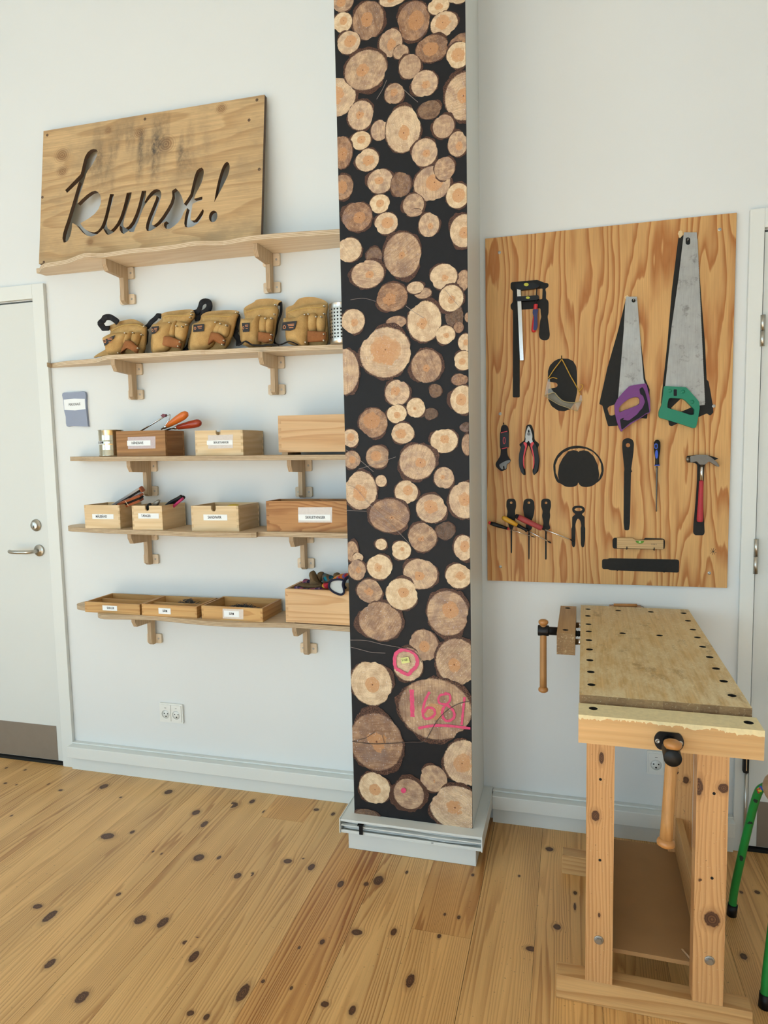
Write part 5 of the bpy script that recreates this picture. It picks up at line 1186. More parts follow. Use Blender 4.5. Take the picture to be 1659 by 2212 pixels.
sil(B1, [(1148, 195), (1175, 180), (1250, 170), (1300, 800), (1310, 1005), (1320, 1010), (1345, 1150), (1348, 1190), (1330, 1208), (1310, 1195), (1265, 1215), (1170, 1240), (1110, 1268), (1095, 1262), (1090, 1230), (1080, 1150), (1048, 1140), (1085, 800), (1110, 500)], [[(1000, 605), (1130, 480), (1160, 485), (1270, 590), (1140, 645), (1100, 650)]], C2, sm=False)
# chipped bare spots above the saws
M_CHIP = plain('chipped_wood', '#d9bd8f', 0.8, var=0.2, scale=200)
for f, c, a, b in ((B1, (1158, 172), 16, 22), (B1, (855, 535), 12, 14)):
    rc = random.Random(int(c[0])); keep(MB().prism([bl(f, [(c[0] + a * math.cos(q) * rc.uniform(.6, 1.2), c[1] + b * math.sin(q) * rc.uniform(.6, 1.2)) for q in [k * .35 for k in range(18)]])], BY - 0.00075, BY - 0.0007).build('chipped_spot', M_CHIP), board)
for f, a in ((B1, (129, 278)), (B1, (1384, 147)), (B1, (133, 1197)), (B1, (1350, 1153)), (crop(1030, 880, 2.6375), (134, 908)), (crop(1030, 880, 2.6375), (1325, 944))):
    p = W(*f(*a), BY); keep(MB().lathe((p[0], BY, p[2]), (0, -1, 0), [(0.0058, -0.001), (0.0058, 0.0003), (0.0050, 0.0008), (0.0032, 0.0005), (0.0030, 0.0010), (0.0016, 0.0010), (0.0012, 0.0002), (0.0003, 0.0002)], 14).build('screw', M_ZINC), board)
def hook(f, x, y, drop=0.012, out=0.020, up=0.006):
    p = Vector(W(*f(x, y), BY))
    P = [(p.x, BY + 0.001, p.z + drop * .5), (p.x, BY - out * .8, p.z + drop * .4), (p.x, BY - out, p.z + drop * .4 + 0.001), (p.x, BY - out, p.z + drop * .4 + up)]
    keep(MB().tube(P, 0.0016, 8).build('hook', M_BLACK), board)
hook(C4, 348, 1420, .008, .0225, .010); hook(C4, 672, 1432, .008, .0225, .010); hook(C4, 237, 1680, .010, .016, .006); hook(C4, 793, 1700, .010, .016, .006)
hook(C3, 1198, 420, .012, .016, .006); hook(C1, 908, 1385, .010, .016, .010); hook(C3, 258, 112, .010, .014, .006)
hook(C3, 352, 1478, .004, .020, .003); hook(C3, 590, 1500, .004, .028, .003); hook(C3, 805, 1490, .004, .036, .003)
# a pen star drawn on the panel
for q in range(4):
    a = q * math.pi / 4 + .2; P = bl(C4, [(1385 - 38 * math.cos(a), 1445 - 42 * math.sin(a)), (1385 + 38 * math.cos(a), 1445 + 42 * math.sin(a))])
    keep(MB().tube([(P[0][0], BY - .0002, P[0][1]), (P[1][0], BY - .0002, P[1][1])], 0.0006, 4).build('pen_stroke', M_INK), board)

M_BLADE = None
def blade_mat():
    t = NT('saw_blade'); o = t.obj(); n = t.noise(t.vmath('MULTIPLY', o, (6.0, 1.0, 5.0)), 2.0, 4, 0.65); f = t.noise(t.vmath('MULTIPLY', o, (300.0, 1.0, 14.0)), 1.0, 2, 0.6)
    s = t.noise(o, 22, 4, 0.7)
    c = t.mix(n, lin('#8f8e8b'), lin('#bcbbb6')); c = t.mix(t.rng(s, 0.56, 0.70, 0, 0.6), c, lin('#565552')); k = t.rng(f, .3, .7, .92, 1.06); c = t.mix(1.0, c, t.comb(k, k, k), 'MULTIPLY')
    return t.done(c, t.rng(s, .3, .7, .42, .62), 0.75, 0.5)
M_BLADE = blade_mat()
M_PURP = plain('purple_plastic', '#6e2974', 0.4, var=0.08); M_GREEN = plain('green_plastic', '#0d7a5b', 0.4, var=0.06); M_DGRIP = plain('dark_soft_grip', '#1b1a20', 0.65, var=0.1, spec=0.25)
def tool(name, label, cat, f, anchor):
    p = W(*f(*anchor), BY - 0.001); r = root(name, label, cat, (p[0], BY - 0.001, p[2])); return r
def part(r, name, f, pts, d0, d1, m, holes=(), sm=0, bev=0.0, fr_Y=None):
    """a piece traced on the plane y = its front, thickness d0 (front) to d1 (back), measured out from the board face"""
    Y = BY - d0; pts = spline(pts, sm, True) if sm else (soften(pts, 9) if name in ('grip', 'grip_inlay', 'jaw', 'wrench_body', 'hammer_head', 'handle', 'grip_panel', 'fixed_jaw', 'sliding_arm') else pts)
    holes = [soften(h, 9) if name == 'handle' else h for h in holes]
    mb = MB().prism([proj(f, pts, Y)] + [proj(f, spline(h, sm, True) if sm else h, Y) for h in holes], Y, BY - d1)
    if bev:
        es = [e for e in mb.bm.edges if len(e.link_faces) == 2 and abs(e.link_faces[0].normal.dot(e.link_faces[1].normal)) < .9]
        bmesh.ops.recalc_face_normals(mb.bm, faces=mb.bm.faces[:])
        fr = [e for e in mb.bm.edges if all(abs(v.co.y - Y) < 1e-6 for v in e.verts) and len(e.link_faces) == 2 and abs(e.link_faces[0].calc_area()) > 0 and e.calc_face_angle(0) > .8]
        bmesh.ops.bevel(mb.bm, geom=fr, offset=bev, segments=2, affect='EDGES', clamp_overlap=True)
    return keep(mb.build(name, m), r)
def serrate(a, b, n, amp):
    a = np.array(a, float); b = np.array(b, float); d = (b - a) / n; nrm = np.array([d[1], -d[0]]); nrm = nrm / np.linalg.norm(nrm) * amp; out = []
    for k in range(n): out += [tuple(a + d * k), tuple(a + d * (k + .8) + nrm)]
    return out + [tuple(b)]
def hang(f, a, r):
    p = W(*f(*a), BY - .008); keep(MB().tube([(p[0], BY + .001, p[2] - .002), (p[0], BY - .0105, p[2] + .002)], .0020, 10).build('hang_screw', M_ZINC), board)
# purple handled saw
s = tool('handsaw', 'short handsaw with a purple and black grip, middle of the tool board', 'saw', B1, (890, 560))
part(s, 'blade', B1, [(852, 530), (912, 530), (918, 600), (950, 1000), (962, 1040), (880, 1085)] + serrate((803, 1118), (838, 700), 60, -2.2) + [(846, 560)], 0.0060, 0.0048, M_BLADE, [circle(893, 552, 11)])
h_in = [(585, 460), (605, 490), (605, 545), (560, 572), (470, 607), (400, 632), (345, 660), (335, 620), (350, 580), (400, 530), (470, 480), (530, 460)]
hd = part(s, 'handle', C2, [(560, 300), (685, 285), (700, 330), (735, 480), (742, 640), (725, 670), (690, 675), (600, 740), (500, 800), (400, 870), (370, 908), (345, 870), (310, 770), (285, 660), (280, 560), (315, 490), (380, 410), (470, 320)], 0.0170, 0.0012, M_PURP, [h_in], bev=.0025)
part(s, 'grip_inlay', C2, [(600, 355), (640, 330), (672, 390), (702, 500), (730, 655), (690, 665), (600, 728), (480, 792), (410, 852), (372, 880), (350, 748), (400, 722), (440, 765), (560, 682), (640, 605), (672, 520), (645, 440), (612, 425)], 0.0186, 0.0160, M_DGRIP, bev=.0007)
part(s, 'grip_panel', C2, [(385, 750), (470, 662), (560, 602), (662, 540), (640, 592), (570, 682), (470, 758)], 0.0194, 0.0170, M_PURP, bev=.0007)
hang(B1, (893, 550), 8)
# green handled saw
s = tool('handsaw', 'large handsaw with a green plastic handle at the right of the tool board', 'saw', B1, (1205, 200))
part(s, 'blade', B1, [(1180, 163), (1253, 163)] + serrate((1256, 200), (1299, 1135), 95, 2.4) + [(1298, 1146), (1250, 1152), (1200, 1060), (1072, 1050), (1110, 700), (1150, 420)], 0.0060, 0.0048, M_BLADE, [rrect(1190, 1216, 192, 234, 11)])
part(s, 'handle', C2, [(915, 325), (930, 318), (1195, 335), (1220, 355), (1365, 520), (1372, 600), (1350, 740), (1325, 850), (1290, 858), (1130, 805), (900, 735), (860, 725), (845, 690), (850, 640), (885, 560), (905, 420)], 0.0180, 0.0012, M_GREEN, [[(975, 480), (1000, 470), (1150, 480), (1180, 495), (1305, 620), (1300, 685), (1250, 690), (1120, 645), (980, 605), (957, 600), (960, 540)]], bev=.003)
for x, y in ((990, 380), (1157, 390), (1275, 522)):
    p = W(*C2(x, y), BY - .0185); keep(MB().lathe((p[0], BY - .0175, p[2]), (0, -1, 0), [(.0068, 0), (.0068, .0015), (.0060, .0025), (.0042, .0022), (.0040, .0032), (.0016, .0034), (.0002, .0030)], 16).build('rivet', M_GREEN), s)
part(s, 'emblem', C2, rrect(1038, 1080, 362, 445, 8), 0.0184, 0.0178, M_DGRIP)
hang(B1, (1203, 206), 9)
# bar clamp
M_CRED = plain('red_grip', '#cf2f35', 0.45); M_CBLU = plain('navy_grip', '#22285e', 0.5); M_STK = plain('yellow_sticker', '#c3bf3a', 0.5, var=0.2); M_COP = plain('copper_pad', '#a97a55', 0.4, 0.7)
s = tool('bar_clamp', 'steel bar clamp with a red and blue grip, top left of the tool board', 'clamp', C1, (225, 200))
part(s, 'bar', C1, [(195, 235), (255, 230), (302, 1380), (295, 1388), (250, 1388), (244, 1380)], 0.0170, 0.0060, M_CHROME, bev=.0012)
part(s, 'fixed_jaw', C1, [(165, 178), (258, 152), (470, 150), (540, 182), (552, 200), (540, 225), (470, 246), (265, 268), (170, 248)], 0.0200, 0.0040, M_BLACK, bev=.002)
part(s, 'sliding_arm', C1, [(180, 372), (540, 350), (550, 392), (535, 420), (470, 432), (200, 446), (180, 432)], 0.0200, 0.0040, M_BLACK, bev=.002)
pa, pb = Vector(W(*C1(515, 235), BY - .013)), Vector(W(*C1(497, 505), BY - .013))
mb = MB(); n_ = 18; mb.tube([pa.lerp(pb, k / (2 * n_)) for k in range(2 * n_ + 1)], [.0018 if k % 2 else .0024 for k in range(2 * n_ + 1)], 10); keep(mb.build('screw_spindle', M_DGRIP), s)
keep(MB().lathe(Vector(W(*C1(522, 200), BY - .013)), pb - pa, [(.0008, 0), (.0042, .0004), (.0044, .003), (.0026, .0045), (.0022, .007)], 14).build('pressure_pad', M_COP), s)
ga, gb = Vector(W(*C1(497, 495), BY - .0125)), Vector(W(*C1(462, 945), BY - .0125))
turned(mb := MB(), ga, gb, [(0, .0066), (.01, .0072), (.15, .0070), (.17, .0062), (.38, .0052), (.55, .0072), (.80, .0088), (.93, .0086), (.98, .0062), (1.0, .001)]); keep(mb.build('grip', M_CRED), s)
part(s, 'grip_inlay', C1, [(450, 575), (538, 572), (522, 660), (524, 850), (505, 910), (455, 905), (468, 700), (445, 640)], 0.0216, 0.0170, M_CBLU, bev=.001)
for (x, y, a, b) in ((345, 181, 38, 27), (370, 391, 32, 20)): part(s, 'sticker', C1, circle(x, y, a, 14, b), 0.0203, 0.0199, M_STK)
# safety glasses on an elastic
def clear(name, c, a):
    t = NT(name); t.b.inputs['Alpha'].default_value = a; return t.done(lin(c), 0.12, 0, 0.6)
M_CLEAR = clear('clear_plastic', '#cfc8b4', 0.20); M_ELAS = plain('yellow_elastic', '#c99a36', 0.7, var=0.15); M_CLEARE = clear('clear_edge', '#cbb98a', 0.55)
s = tool('safety_glasses', 'clear safety glasses hanging by a yellow elastic over the oval outline', 'glasses', C1, (908, 1390))
for P in ([(908, 1372), (860, 1440), (790, 1530), (735, 1610), (695, 1670)], [(912, 1372), (965, 1470), (1040, 1620), (1110, 1740), (1170, 1850), (1205, 1935)], [(715, 1680), (770, 1665), (835, 1680)], [(1180, 1890), (1235, 1830), (1240, 1785), (1210, 1775)]):
    keep(MB().tube([(x, BY - .010 - .004 * math.sin(i * .25), z) for i, (x, z) in enumerate(spline(proj(C1, P, BY - .012), 5))], .0024, 8, flat=.6).build('elastic', M_ELAS), s)
mb = MB(); front = [(640, 1935), (700, 1925), (790, 1905), (860, 1980), (950, 2045), (1110, 2062), (1232, 2025)]; low = [(628, 1950), (720, 2010), (800, 2060), (870, 2100), (960, 2130), (1060, 2165), (1165, 2195)]
A = spline(proj(C1, front, BY - .03), 4); B = spline(proj(C1, low, BY - .03), 4); n_ = len(A)
dep = lambda i: BY - .014 - .026 * math.sin(math.pi * i / (n_ - 1))
mb.skin([mb.ring([(x, dep(i), z) for i, (x, z) in enumerate(A)]), mb.ring([(x, dep(i) - .004, z) for i, (x, z) in enumerate([(a[0] * .5 + b[0] * .5, a[1] * .5 + b[1] * .5) for a, b in zip(A, B)])]), mb.ring([(x, dep(i), z) for i, (x, z) in enumerate(B)])], False, False, True, False)
lo_ = keep(mb.build('lens', M_CLEAR), s); lo_.modifiers.new('thickness', 'SOLIDIFY').thickness = .0018
keep(MB().tube([(x, dep(i) - .001, z) for i, (x, z) in enumerate(A)], .0016, 6).build('brow_rim', M_CLEARE), s)
keep(MB().tube([(x, dep(i) - .001, z) for i, (x, z) in enumerate(B)], .0011, 6).build('lower_rim', M_CLEARE), s)
part(s, 'side_shield', C1, [(690, 1690), (720, 1680), (735, 1830), (790, 1905), (640, 1940), (665, 1800)], 0.0150, 0.0135, M_CLEAR)
part(s, 'side_shield', C1, [(1205, 1940), (1232, 1950), (1235, 2030), (1165, 2195), (1120, 2065), (1180, 2040)], 0.0150, 0.0135, M_CLEAR)
# adjustable wrench
M_GUN = plain('gunmetal', '#5b5752', 0.4, 0.8, 0.15)
s = tool('adjustable_wrench', 'black adjustable wrench with red trim hanging at the left edge of the board', 'wrench', C3, (258, 130))
part(s, 'wrench_body', C3, [(224, 150), (240, 114), (268, 110), (298, 122), (308, 150), (312, 185), (300, 250), (296, 450), (305, 505), (345, 560), (330, 588), (300, 600), (265, 560), (225, 600), (215, 650), (238, 688), (215, 690), (162, 640), (157, 602), (182, 560), (216, 500), (222, 420), (224, 190)], 0.0110, 0.0030, M_DGRIP, bev=.001)
part(s, 'grip_sleeve', C3, rrect(214, 318, 200, 392, 10), 0.0135, 0.0015, M_BLACK, bev=.002)
part(s, 'jaw', C3, [(197, 612), (260, 575), (330, 552), (347, 572), (318, 592), (290, 612), (296, 650), (270, 678), (262, 625), (240, 640), (255, 672), (232, 676), (203, 645)], 0.0125, 0.0100, M_GUN)
part(s, 'trim_line', C3, [(218, 203), (300, 182), (302, 190), (220, 212)], 0.0141, 0.0134, M_CRED); part(s, 'trim_line', C3, [(228, 408), (298, 392), (300, 400), (230, 417)], 0.0141, 0.0110, M_CRED)
part(s, 'trim_oval', C3, circle(261, 306, 17, 18, 46), 0.0141, 0.0134, M_CRED, [circle(261, 306, 11, 18, 38)])
# combination pliers
s = tool('pliers', 'combination pliers with black and red grips on the tool board', 'pliers', C3, (575, 340))
part(s, 'jaw', C3, [(553, 160), (568, 122), (578, 120), (600, 160), (622, 235), (622, 272), (616, 285), (630, 328), (592, 345), (575, 300), (552, 335), (527, 325), (538, 285), (528, 262), (535, 215)], 0.0120, 0.0030, M_BLADE, [[(572, 165), (580, 165), (587, 195), (575, 205), (566, 190)]], bev=.0015)
part(s, 'pivot', C3, circle(575, 222, 20, 18), 0.0130, 0.0110, M_GUN)
for sg in (-1, 1):
    X = lambda x: 575 + sg * (x - 575) if sg > 0 else 575 - (x - 575)
    out_ = [(622, 330), (655, 345), (680, 400), (698, 480), (704, 560), (695, 650), (672, 715), (640, 742), (630, 715), (648, 650), (652, 560), (640, 480), (612, 400), (600, 350)]
    part(s, 'grip', C3, [(X(x), y) for x, y in out_], 0.0150, 0.0010, M_BLACK, bev=.003)
    part(s, 'grip_inlay', C3, [(X(x), y) for x, y in [(605, 330), (635, 325), (645, 340), (618, 385), (632, 440), (648, 520), (648, 600), (636, 668), (626, 665), (633, 600), (632, 520), (612, 430), (594, 370)]], 0.0158, 0.0020, M_CRED, bev=.001)
# round file
M_BLUEP = plain('blue_inlay', '#2f56c4', 0.45)
s = tool('round_file', 'round file with a black and blue handle on the tool board', 'file', C4, (712, 180))
ha, hb = Vector(W(*C4(716, 110), BY - .0115)), Vector(W(*C4(716, 408), BY - .0115))
turned(mb := MB(), ha, hb, [(0, .001), (.02, .0060), (.10, .0105), (.25, .0112), (.45, .0100), (.70, .0068), (.85, .0062), (.95, .0068), (1, .0072)]); keep(mb.build('handle', M_BLACK), s)
keep(MB().lathe(hb, hb - ha, [(.0085, 0), (.0085, .0016), (.0092, .0018), (.0092, .0034), (.003, .0036)], 18).build('handle_collar', M_BLUEP), s)
fa, fb_ = Vector(W(*C4(713, 428), BY - .0115)), Vector(W(*C4(706, 968), BY - .0060))
mb = MB(); n_ = 30; mb.tube([fa.lerp(fb_, k / n_) for k in range(n_ + 1)], [(.0036 - .0019 * (k / n_)) * (1.0 if k % 2 else .94) for k in range(n_ + 1)], 12); keep(mb.build('file_shaft', M_GUN), s)
part(s, 'inlay', C4, circle(710, 284, 17, 18, 52), 0.0226, 0.0180, M_BLUEP); part(s, 'hang_eye', C4, rrect(684, 722, 155, 218, 18), 0.0226, 0.0180, M_BLUEP, [rrect(692, 714, 165, 208, 10)])
# hammer
M_HAM = plain('forged_steel', '#77726b', 0.38, 0.85, 0.2, 50); M_HGRIP = plain('red_rubber', '#b3303a', 0.6, var=0.08, scale=120)
s = tool('claw_hammer', 'claw hammer with a chrome neck and red rubber grip', 'hammer', C4, (1245, 380))
part(s, 'hammer_head', C4, [(1112, 305), (1150, 302), (1190, 290), (1310, 290), (1370, 325), (1430, 378), (1466, 430), (1440, 434), (1372, 388), (1335, 368), (1290, 408), (1225, 408), (1190, 365), (1150, 378), (1112, 382)], 0.0230, 0.0030, M_HAM, bev=.004)
hp = Vector(W(*C4(1062, 346), BY - .013)); hq = Vector(W(*C4(1118, 342), BY - .013))
keep(MB().lathe(hp, hq - hp, [(.0005, 0), (.0068, .0002), (.0082, .0018), (.0082, .0075), (.0066, .0095), (.0060, .013)], 20).build('striking_face', M_HAM), s)
keep(MB().tube([W(*C4(1250, 395), BY - .013), W(*C4(1244, 605), BY - .013)], [.0050, .0052], 18).build('neck', M_CHROME), s)
ga, gb = Vector(W(*C4(1244, 602), BY - .0125)), Vector(W(*C4(1227, 1090), BY - .0125))
turned(mb := MB(), ga, gb, [(0, .0058), (.01, .0070), (.2, .0076), (.5, .0084), (.75, .0098), (.92, .0106), (.985, .0100), (1, .0075)]); keep(mb.build('grip', M_HGRIP), s)
# spirit level
M_LEVW = wood('level_beech', '#d2ae7c', '#ab8350', 'X', 'Z', freq=140, warp=1.2, stretch=.08, amt=.6, fibre=.2, nscale=8)
M_VIAL = plain('green_vial', '#5f8f2e', 0.15, var=.2); M_VIALL = plain('bubble', '#c9dc9a', 0.1)
s = tool('spirit_level', 'short wooden spirit level with a green vial resting on two hooks', 'level', C4, (510, 1405))
part(s, 'level_body', C4, [(238, 1283), (425, 1287), (455, 1308), (565, 1312), (792, 1310), (792, 1421), (238, 1405)], 0.0190, 0.0012, M_LEVW, [[(458, 1316), (562, 1319), (556, 1336), (535, 1350), (508, 1354), (482, 1348), (464, 1334)]], bev=.0008)
part(s, 'vial', C4, [(459, 1317), (561, 1320), (555, 1335), (534, 1349), (508, 1353), (483, 1347), (465, 1333)], 0.0175, 0.0050, M_VIAL)
part(s, 'bubble', C4, circle(510, 1331, 15, 12, 9), 0.0179, 0.0170, M_VIALL)
p = W(*C4(680, 1360), BY - .0193); lt = lettering('210411', .0065, M_GUN, (p[0], BY - .0192, p[2]), sx=1.0); keep(lt, s)
# three screwdrivers slung across the board
M_YHAN = plain('yellow_plastic', '#d9a12a', 0.4); M_RHAN = plain('faded_red_plastic', '#a8403f', 0.5, var=.15)
def driver(label, h0, h1, sh, tip, prof, mats, ys, tipcol=None, rsh=.0022):
    s = tool('screwdriver', label, 'screwdriver', C3, sh); s['group'] = 'screwdrivers on the board'
    a, b = Vector(W(*C3(*h0), BY - ys[0])), Vector(W(*C3(*h1), BY - ys[1]))
    for q, (nm, f0, f1, pr, m) in enumerate(mats):
        turned(mb := MB(), a.lerp(b, f0), a.lerp(b, f1), pr); keep(mb.build(nm, m), s)
    c, d = Vector(W(*C3(*sh), BY - ys[1])), Vector(W(*C3(*tip), BY - ys[2]))
    keep(MB().tube([c, d.lerp(c, .12)], rsh, 10).build('shaft', M_CHROME), s)
    keep(MB().tube([d.lerp(c, .13), d.lerp(c, .05), d], [rsh * 1.25, rsh * 1.2, rsh * .35], 10).build('tip', M_BLACK if tipcol is None else tipcol, parent=None), s)
R0 = .0086
driver('small screwdriver with a black handle and red end, lowest of the three', (55, 1352), (322, 1438), (325, 1440), (658, 1547), None, [('end_cap', 0, .12, [(0, .001), (.3, .0052), (1, .0062)], M_CRED), ('handle', .121, .93, [(0, .0064), (.2, .0080), (.5, .0074), (.8, .0058), (1, .0048)], M_BLACK), ('ferrule', .931, 1.0, [(0, .0052), (1, .0050)], M_CRED)], (.018, .014, .006), M_GUN, .0012)
driver('screwdriver with a yellow and black handle, middle of the three', (232, 1285), (560, 1458), (560, 1457), (866, 1620), None, [('handle', 0, .60, [(0, .001), (.04, .0060), (.2, .0092), (.7, .0090), (1, .0074)], M_YHAN), ('handle_neck', .601, 1.0, [(0, .0074), (.5, .0056), (.8, .0060), (.9, .0086), (1, .0070)], M_BLACK)], (.024, .018, .010), None, .0021)
driver('screwdriver with a faded red handle, topmost of the three', (405, 1268), (745, 1432), (780, 1445), (1165, 1596), None, [('end_cap', -.02, .10, [(0, .001), (.2, .0075), (1, .0098)], M_DGRIP), ('handle', .101, 1.0, [(0, .0100), (.25, .0112), (.5, .0102), (.75, .0092), (.93, .0104), (1, .0085)], M_RHAN)], (.034, .024, .014), None, .0023)

# ================================================================== workbench, its long side running out from the wall
def bench_marks(t, col, p):
    o = t.obj(); n = t.noise(t.vmath('MULTIPLY', o, (34.0, 9.0, 20.0)), 1.0, 4, 0.7); s = t.noise(t.vmath('MULTIPLY', o, (120.0, 160.0, 1.0)), 1.0, 2, 0.5)
    x, y, z = t.xyz(o)
    near = t.rng(y, 0.80, 0.0, 0.25, 1.0)
    col = t.mix(t.math('MULTIPLY', t.rng(n, 0.38, 0.60, 0, 0.75), near), col, lin('#e6d6ad'))
    d = t.noise(t.vmath('MULTIPLY', o, (14.0, 7.0, 1.0)), 1.0, 5, 0.75); col = t.mix(t.rng(d, 0.57, 0.68, 0, 0.5), col, lin('#7a5a35'))
    # crossing knife scratches
    for ang, k in ((0.7, 46.0), (-0.5, 38.0)):
        c, q = math.cos(ang), math.sin(ang)
        v = t.comb(t.math('MULTIPLY', t.math('ADD', t.math('MULTIPLY', x, c), t.math('MULTIPLY', y, q)), 420.0), t.math('MULTIPLY', t.math('SUBTRACT', t.math('MULTIPLY', y, c), t.math('MULTIPLY', x, q)), k), 0.0)
        m = t.noise(v, 1.0, 1, 0.4); col = t.mix(t.math('MULTIPLY', t.rng(m, 0.60, 0.68, 0, 0.7), t.rng(n, 0.40, 0.62, 0.0, 1.0)), col, lin('#eadcb6'))
    return t.mix(t.rng(s, 0.68, 0.75, 0, 0.5), col, lin('#8d6b41'))
M_BTOP = wood('worn_beech_top', '#dcbc85', '#c6a066', 'Y', 'X', freq=26, warp=1.6, stretch=0.10, amt=0.5, fibre=0.16, nscale=6, tint=0.05, rough=0.55, marks=bench_marks)
def endgrain():
    t = NT('end_grain'); o = t.obj(); x, y, z = t.xyz(o)
    b = t.math('FLOOR', t.math('MULTIPLY', t.math('ADD', x, 0.5), 26.0)); w = t.n('TexWhiteNoise', noise_dimensions='1D'); t.put(w.inputs['W'], b)
    n = t.noise(t.vmath('MULTIPLY', o, (70.0, 1.0, 240.0)), 1.0, 3, 0.6); sp = t.noise(o, 160, 2, 0.7)
    c = t.mix(w.outputs['Value'], lin('#a5865f'), lin('#8a6d4e')); k = t.rng(n, .3, .7, .82, 1.1); c = t.mix(1.0, c, t.comb(k, k, k), 'MULTIPLY')
    return t.done(t.mix(t.rng(sp, .58, .72, 0, .7), c, lin('#d2bf98')), 0.75, 0, 0.2)
M_END = endgrain()
M_JAW = wood('beech_jaw', '#dbb07a', '#c99a63', 'X', 'Z', freq=16, warp=2.0, stretch=0.12, amt=0.5, fibre=0.10, nscale=6, sharp=False)
M_JAWY = wood('beech_side_jaw', '#c7a173', '#b08759', 'Y', 'X', freq=30, warp=1.6, stretch=0.12, amt=0.5, fibre=0.18, nscale=6, sharp=False)
M_WORN = plain('worn_pale_wood', '#e6d5a6', 0.8, var=0.18, scale=90)
M_FOOT = wood('pine_foot', '#d9ab72', '#b47c43', 'X', 'Z', freq=55, warp=1.8, stretch=0.10, amt=0.65, fibre=0.14, nscale=6)
M_MDF = plain('hardboard', '#a67c4e', 0.75, var=0.10, scale=14); M_RAIL = wood('pine_rail', '#c99a63', '#a5733d', 'Y', 'Z', freq=60, warp=1.8, stretch=0.10, amt=0.6, fibre=0.14, nscale=6)
M_TURN = wood('turned_beech', '#c29059', '#a5723e', 'Z', 'X', freq=60, warp=1.5, stretch=0.08, amt=0.5, fibre=0.2, nscale=9, rough=0.4)
M_KNOB = plain('varnished_beech', '#b27a42', 0.35, var=0.15, scale=30)
BO = Vector((0.2035, -0.972, 0.0)); BR = -0.0180
bench = root('workbench', 'narrow worn wooden workbench with two screw vises, standing end-on to the wall', 'workbench', BO, (0, 0, BR))
BM = Matrix.LocRotScale(BO, Euler((0, 0, BR)), None); BI = BM.inverted()
def L_(p): return BI @ Vector(p)
k3, v5, c4 = crop(1120, 1260, 3.078), crop(1140, 1290, 10.06), crop(1180, 1560, 3.392)
ZT = 0.878
holes = []
for x, y in ((462, 172), (462, 217), (465, 272), (467, 320), (468, 378), (472, 440), (474, 511), (481, 589), (485, 674), (663, 181), (880, 190), (1097, 199), (1127, 249), (1160, 308), (1189, 360), (1225, 422), (1271, 491), (1314, 567), (1364, 651), (1420, 746), (692, 332), (938, 347)):
    q = L_(PZ(*k3(x, y), ZT)); holes.append((q.x, q.y))
W2, LEN = 0.1800, 0.925
tp = MB().prism([[(-W2, 0), (W2, 0), (W2, LEN), (-W2, LEN)]] + [circle(a, b, 0.0095, 16) for a, b in holes], ZT - 0.030, ZT, lambda u, v, d: (u, v, d)).build('bench_top', [M_BTOP, M_END, M_DARK], bench)
for p in tp.data.polygons:
    if abs(p.normal.z) < .5: p.material_index = 2 if abs(p.center.x) < W2 - .002 and 0.002 < p.center.y < LEN - .002 else (1 if p.center.y < .002 else 0)
MB().box(-W2 + .012, W2 - .012, 0.012, LEN - .012, 0.802, ZT - .0304).build('top_core', M_DARK, bench)
for s in (-1, 1): MB().box(*sorted((s * (W2 - .0115), s * (W2 - .0005))), 0.001, LEN - .001, 0.800, ZT - .0304, .001).build('apron', M_JAWY, bench)
MB().box(-W2 + .012, W2 - .012, 0.0, 0.0115, 0.800, ZT - .0304, .001).build('end_apron', M_END, bench)
# end jaw with chipped pale top edge
jy1, jy0, jz1, jz0 = -0.012, -0.084, 0.8625, 0.7990
jh = [L_(PZ(*k3(x, y), jz1)) for x, y in ((497, 832), (1530, 926))]
jw = W2 + 0.0015
jaw = MB().prism([[(-jw, jy0), (jw + .004, jy0), (jw + .004, jy1), (-jw, jy1)]] + [circle(h.x, h.y, 0.0098, 16) for h in jh], jz0, jz1, lambda u, v, d: (u, v, d)).build('end_jaw', [M_JAW, M_WORN, M_DARK], bench)
for p in jaw.data.polygons:
    if p.normal.z > .5: p.material_index = 1
    elif abs(p.normal.z) < .3 and abs(p.center.x) < jw - .002 and jy0 + .002 < p.center.y < jy1 - .002: p.material_index = 2
rj = random.Random(5); top = [(-jw + k * (2 * jw + .004) / 150, jz1 + .0006) for k in range(151)]; low = []; cd = .005
for x, _ in top:
    cd = min(.011, max(.0028, cd + rj.uniform(-.0018, .0018))); low.append((x, jz1 - cd - (0.0035 if rj.random() > .9 else 0) - 0.002 * max(0, x / jw)))
MB().prism([top + low[::-1]], jy0 - 0.0007, jy0 + .0001).build('chipped_edge', M_WORN, jaw)
# screw of the end jaw: plate, spindle head, turned handle
pc = L_((0.2055, -1.062, 0.8225))
pl_ = [(x, z) for x, z in circle(0, 0, 0.0295, 28, 0.0212)]; pl_ = [(x, max(-.0195, min(.0195, z * 1.25))) for x, z in pl_]
MB().prism([[(pc.x + x, pc.z + z) for x, z in pl_]], jy0 - .0042, jy0 - .0002).build('screw_plate', M_BLACK, bench)
for sx in (-.0225, .0225): MB().lathe((pc.x + sx, jy0 - .0042, pc.z - .001), (0, -1, 0), [(.0052, 0), (.0050, .0012), (.003, .0022), (.0026, .0012), (.0003, .0012)], 14).build('plate_screw', M_ZINC, bench)
hd_ = MB().lathe((pc.x, jy0 - .004, pc.z), (-.03, -1, 0.012), [(.0125, 0), (.0125, .028), (.0165, .031), (.0174, .034), (.0174, .084), (.0165, .086), (.001, .0862)], 28).build('spindle_head', M_BLACK, bench)
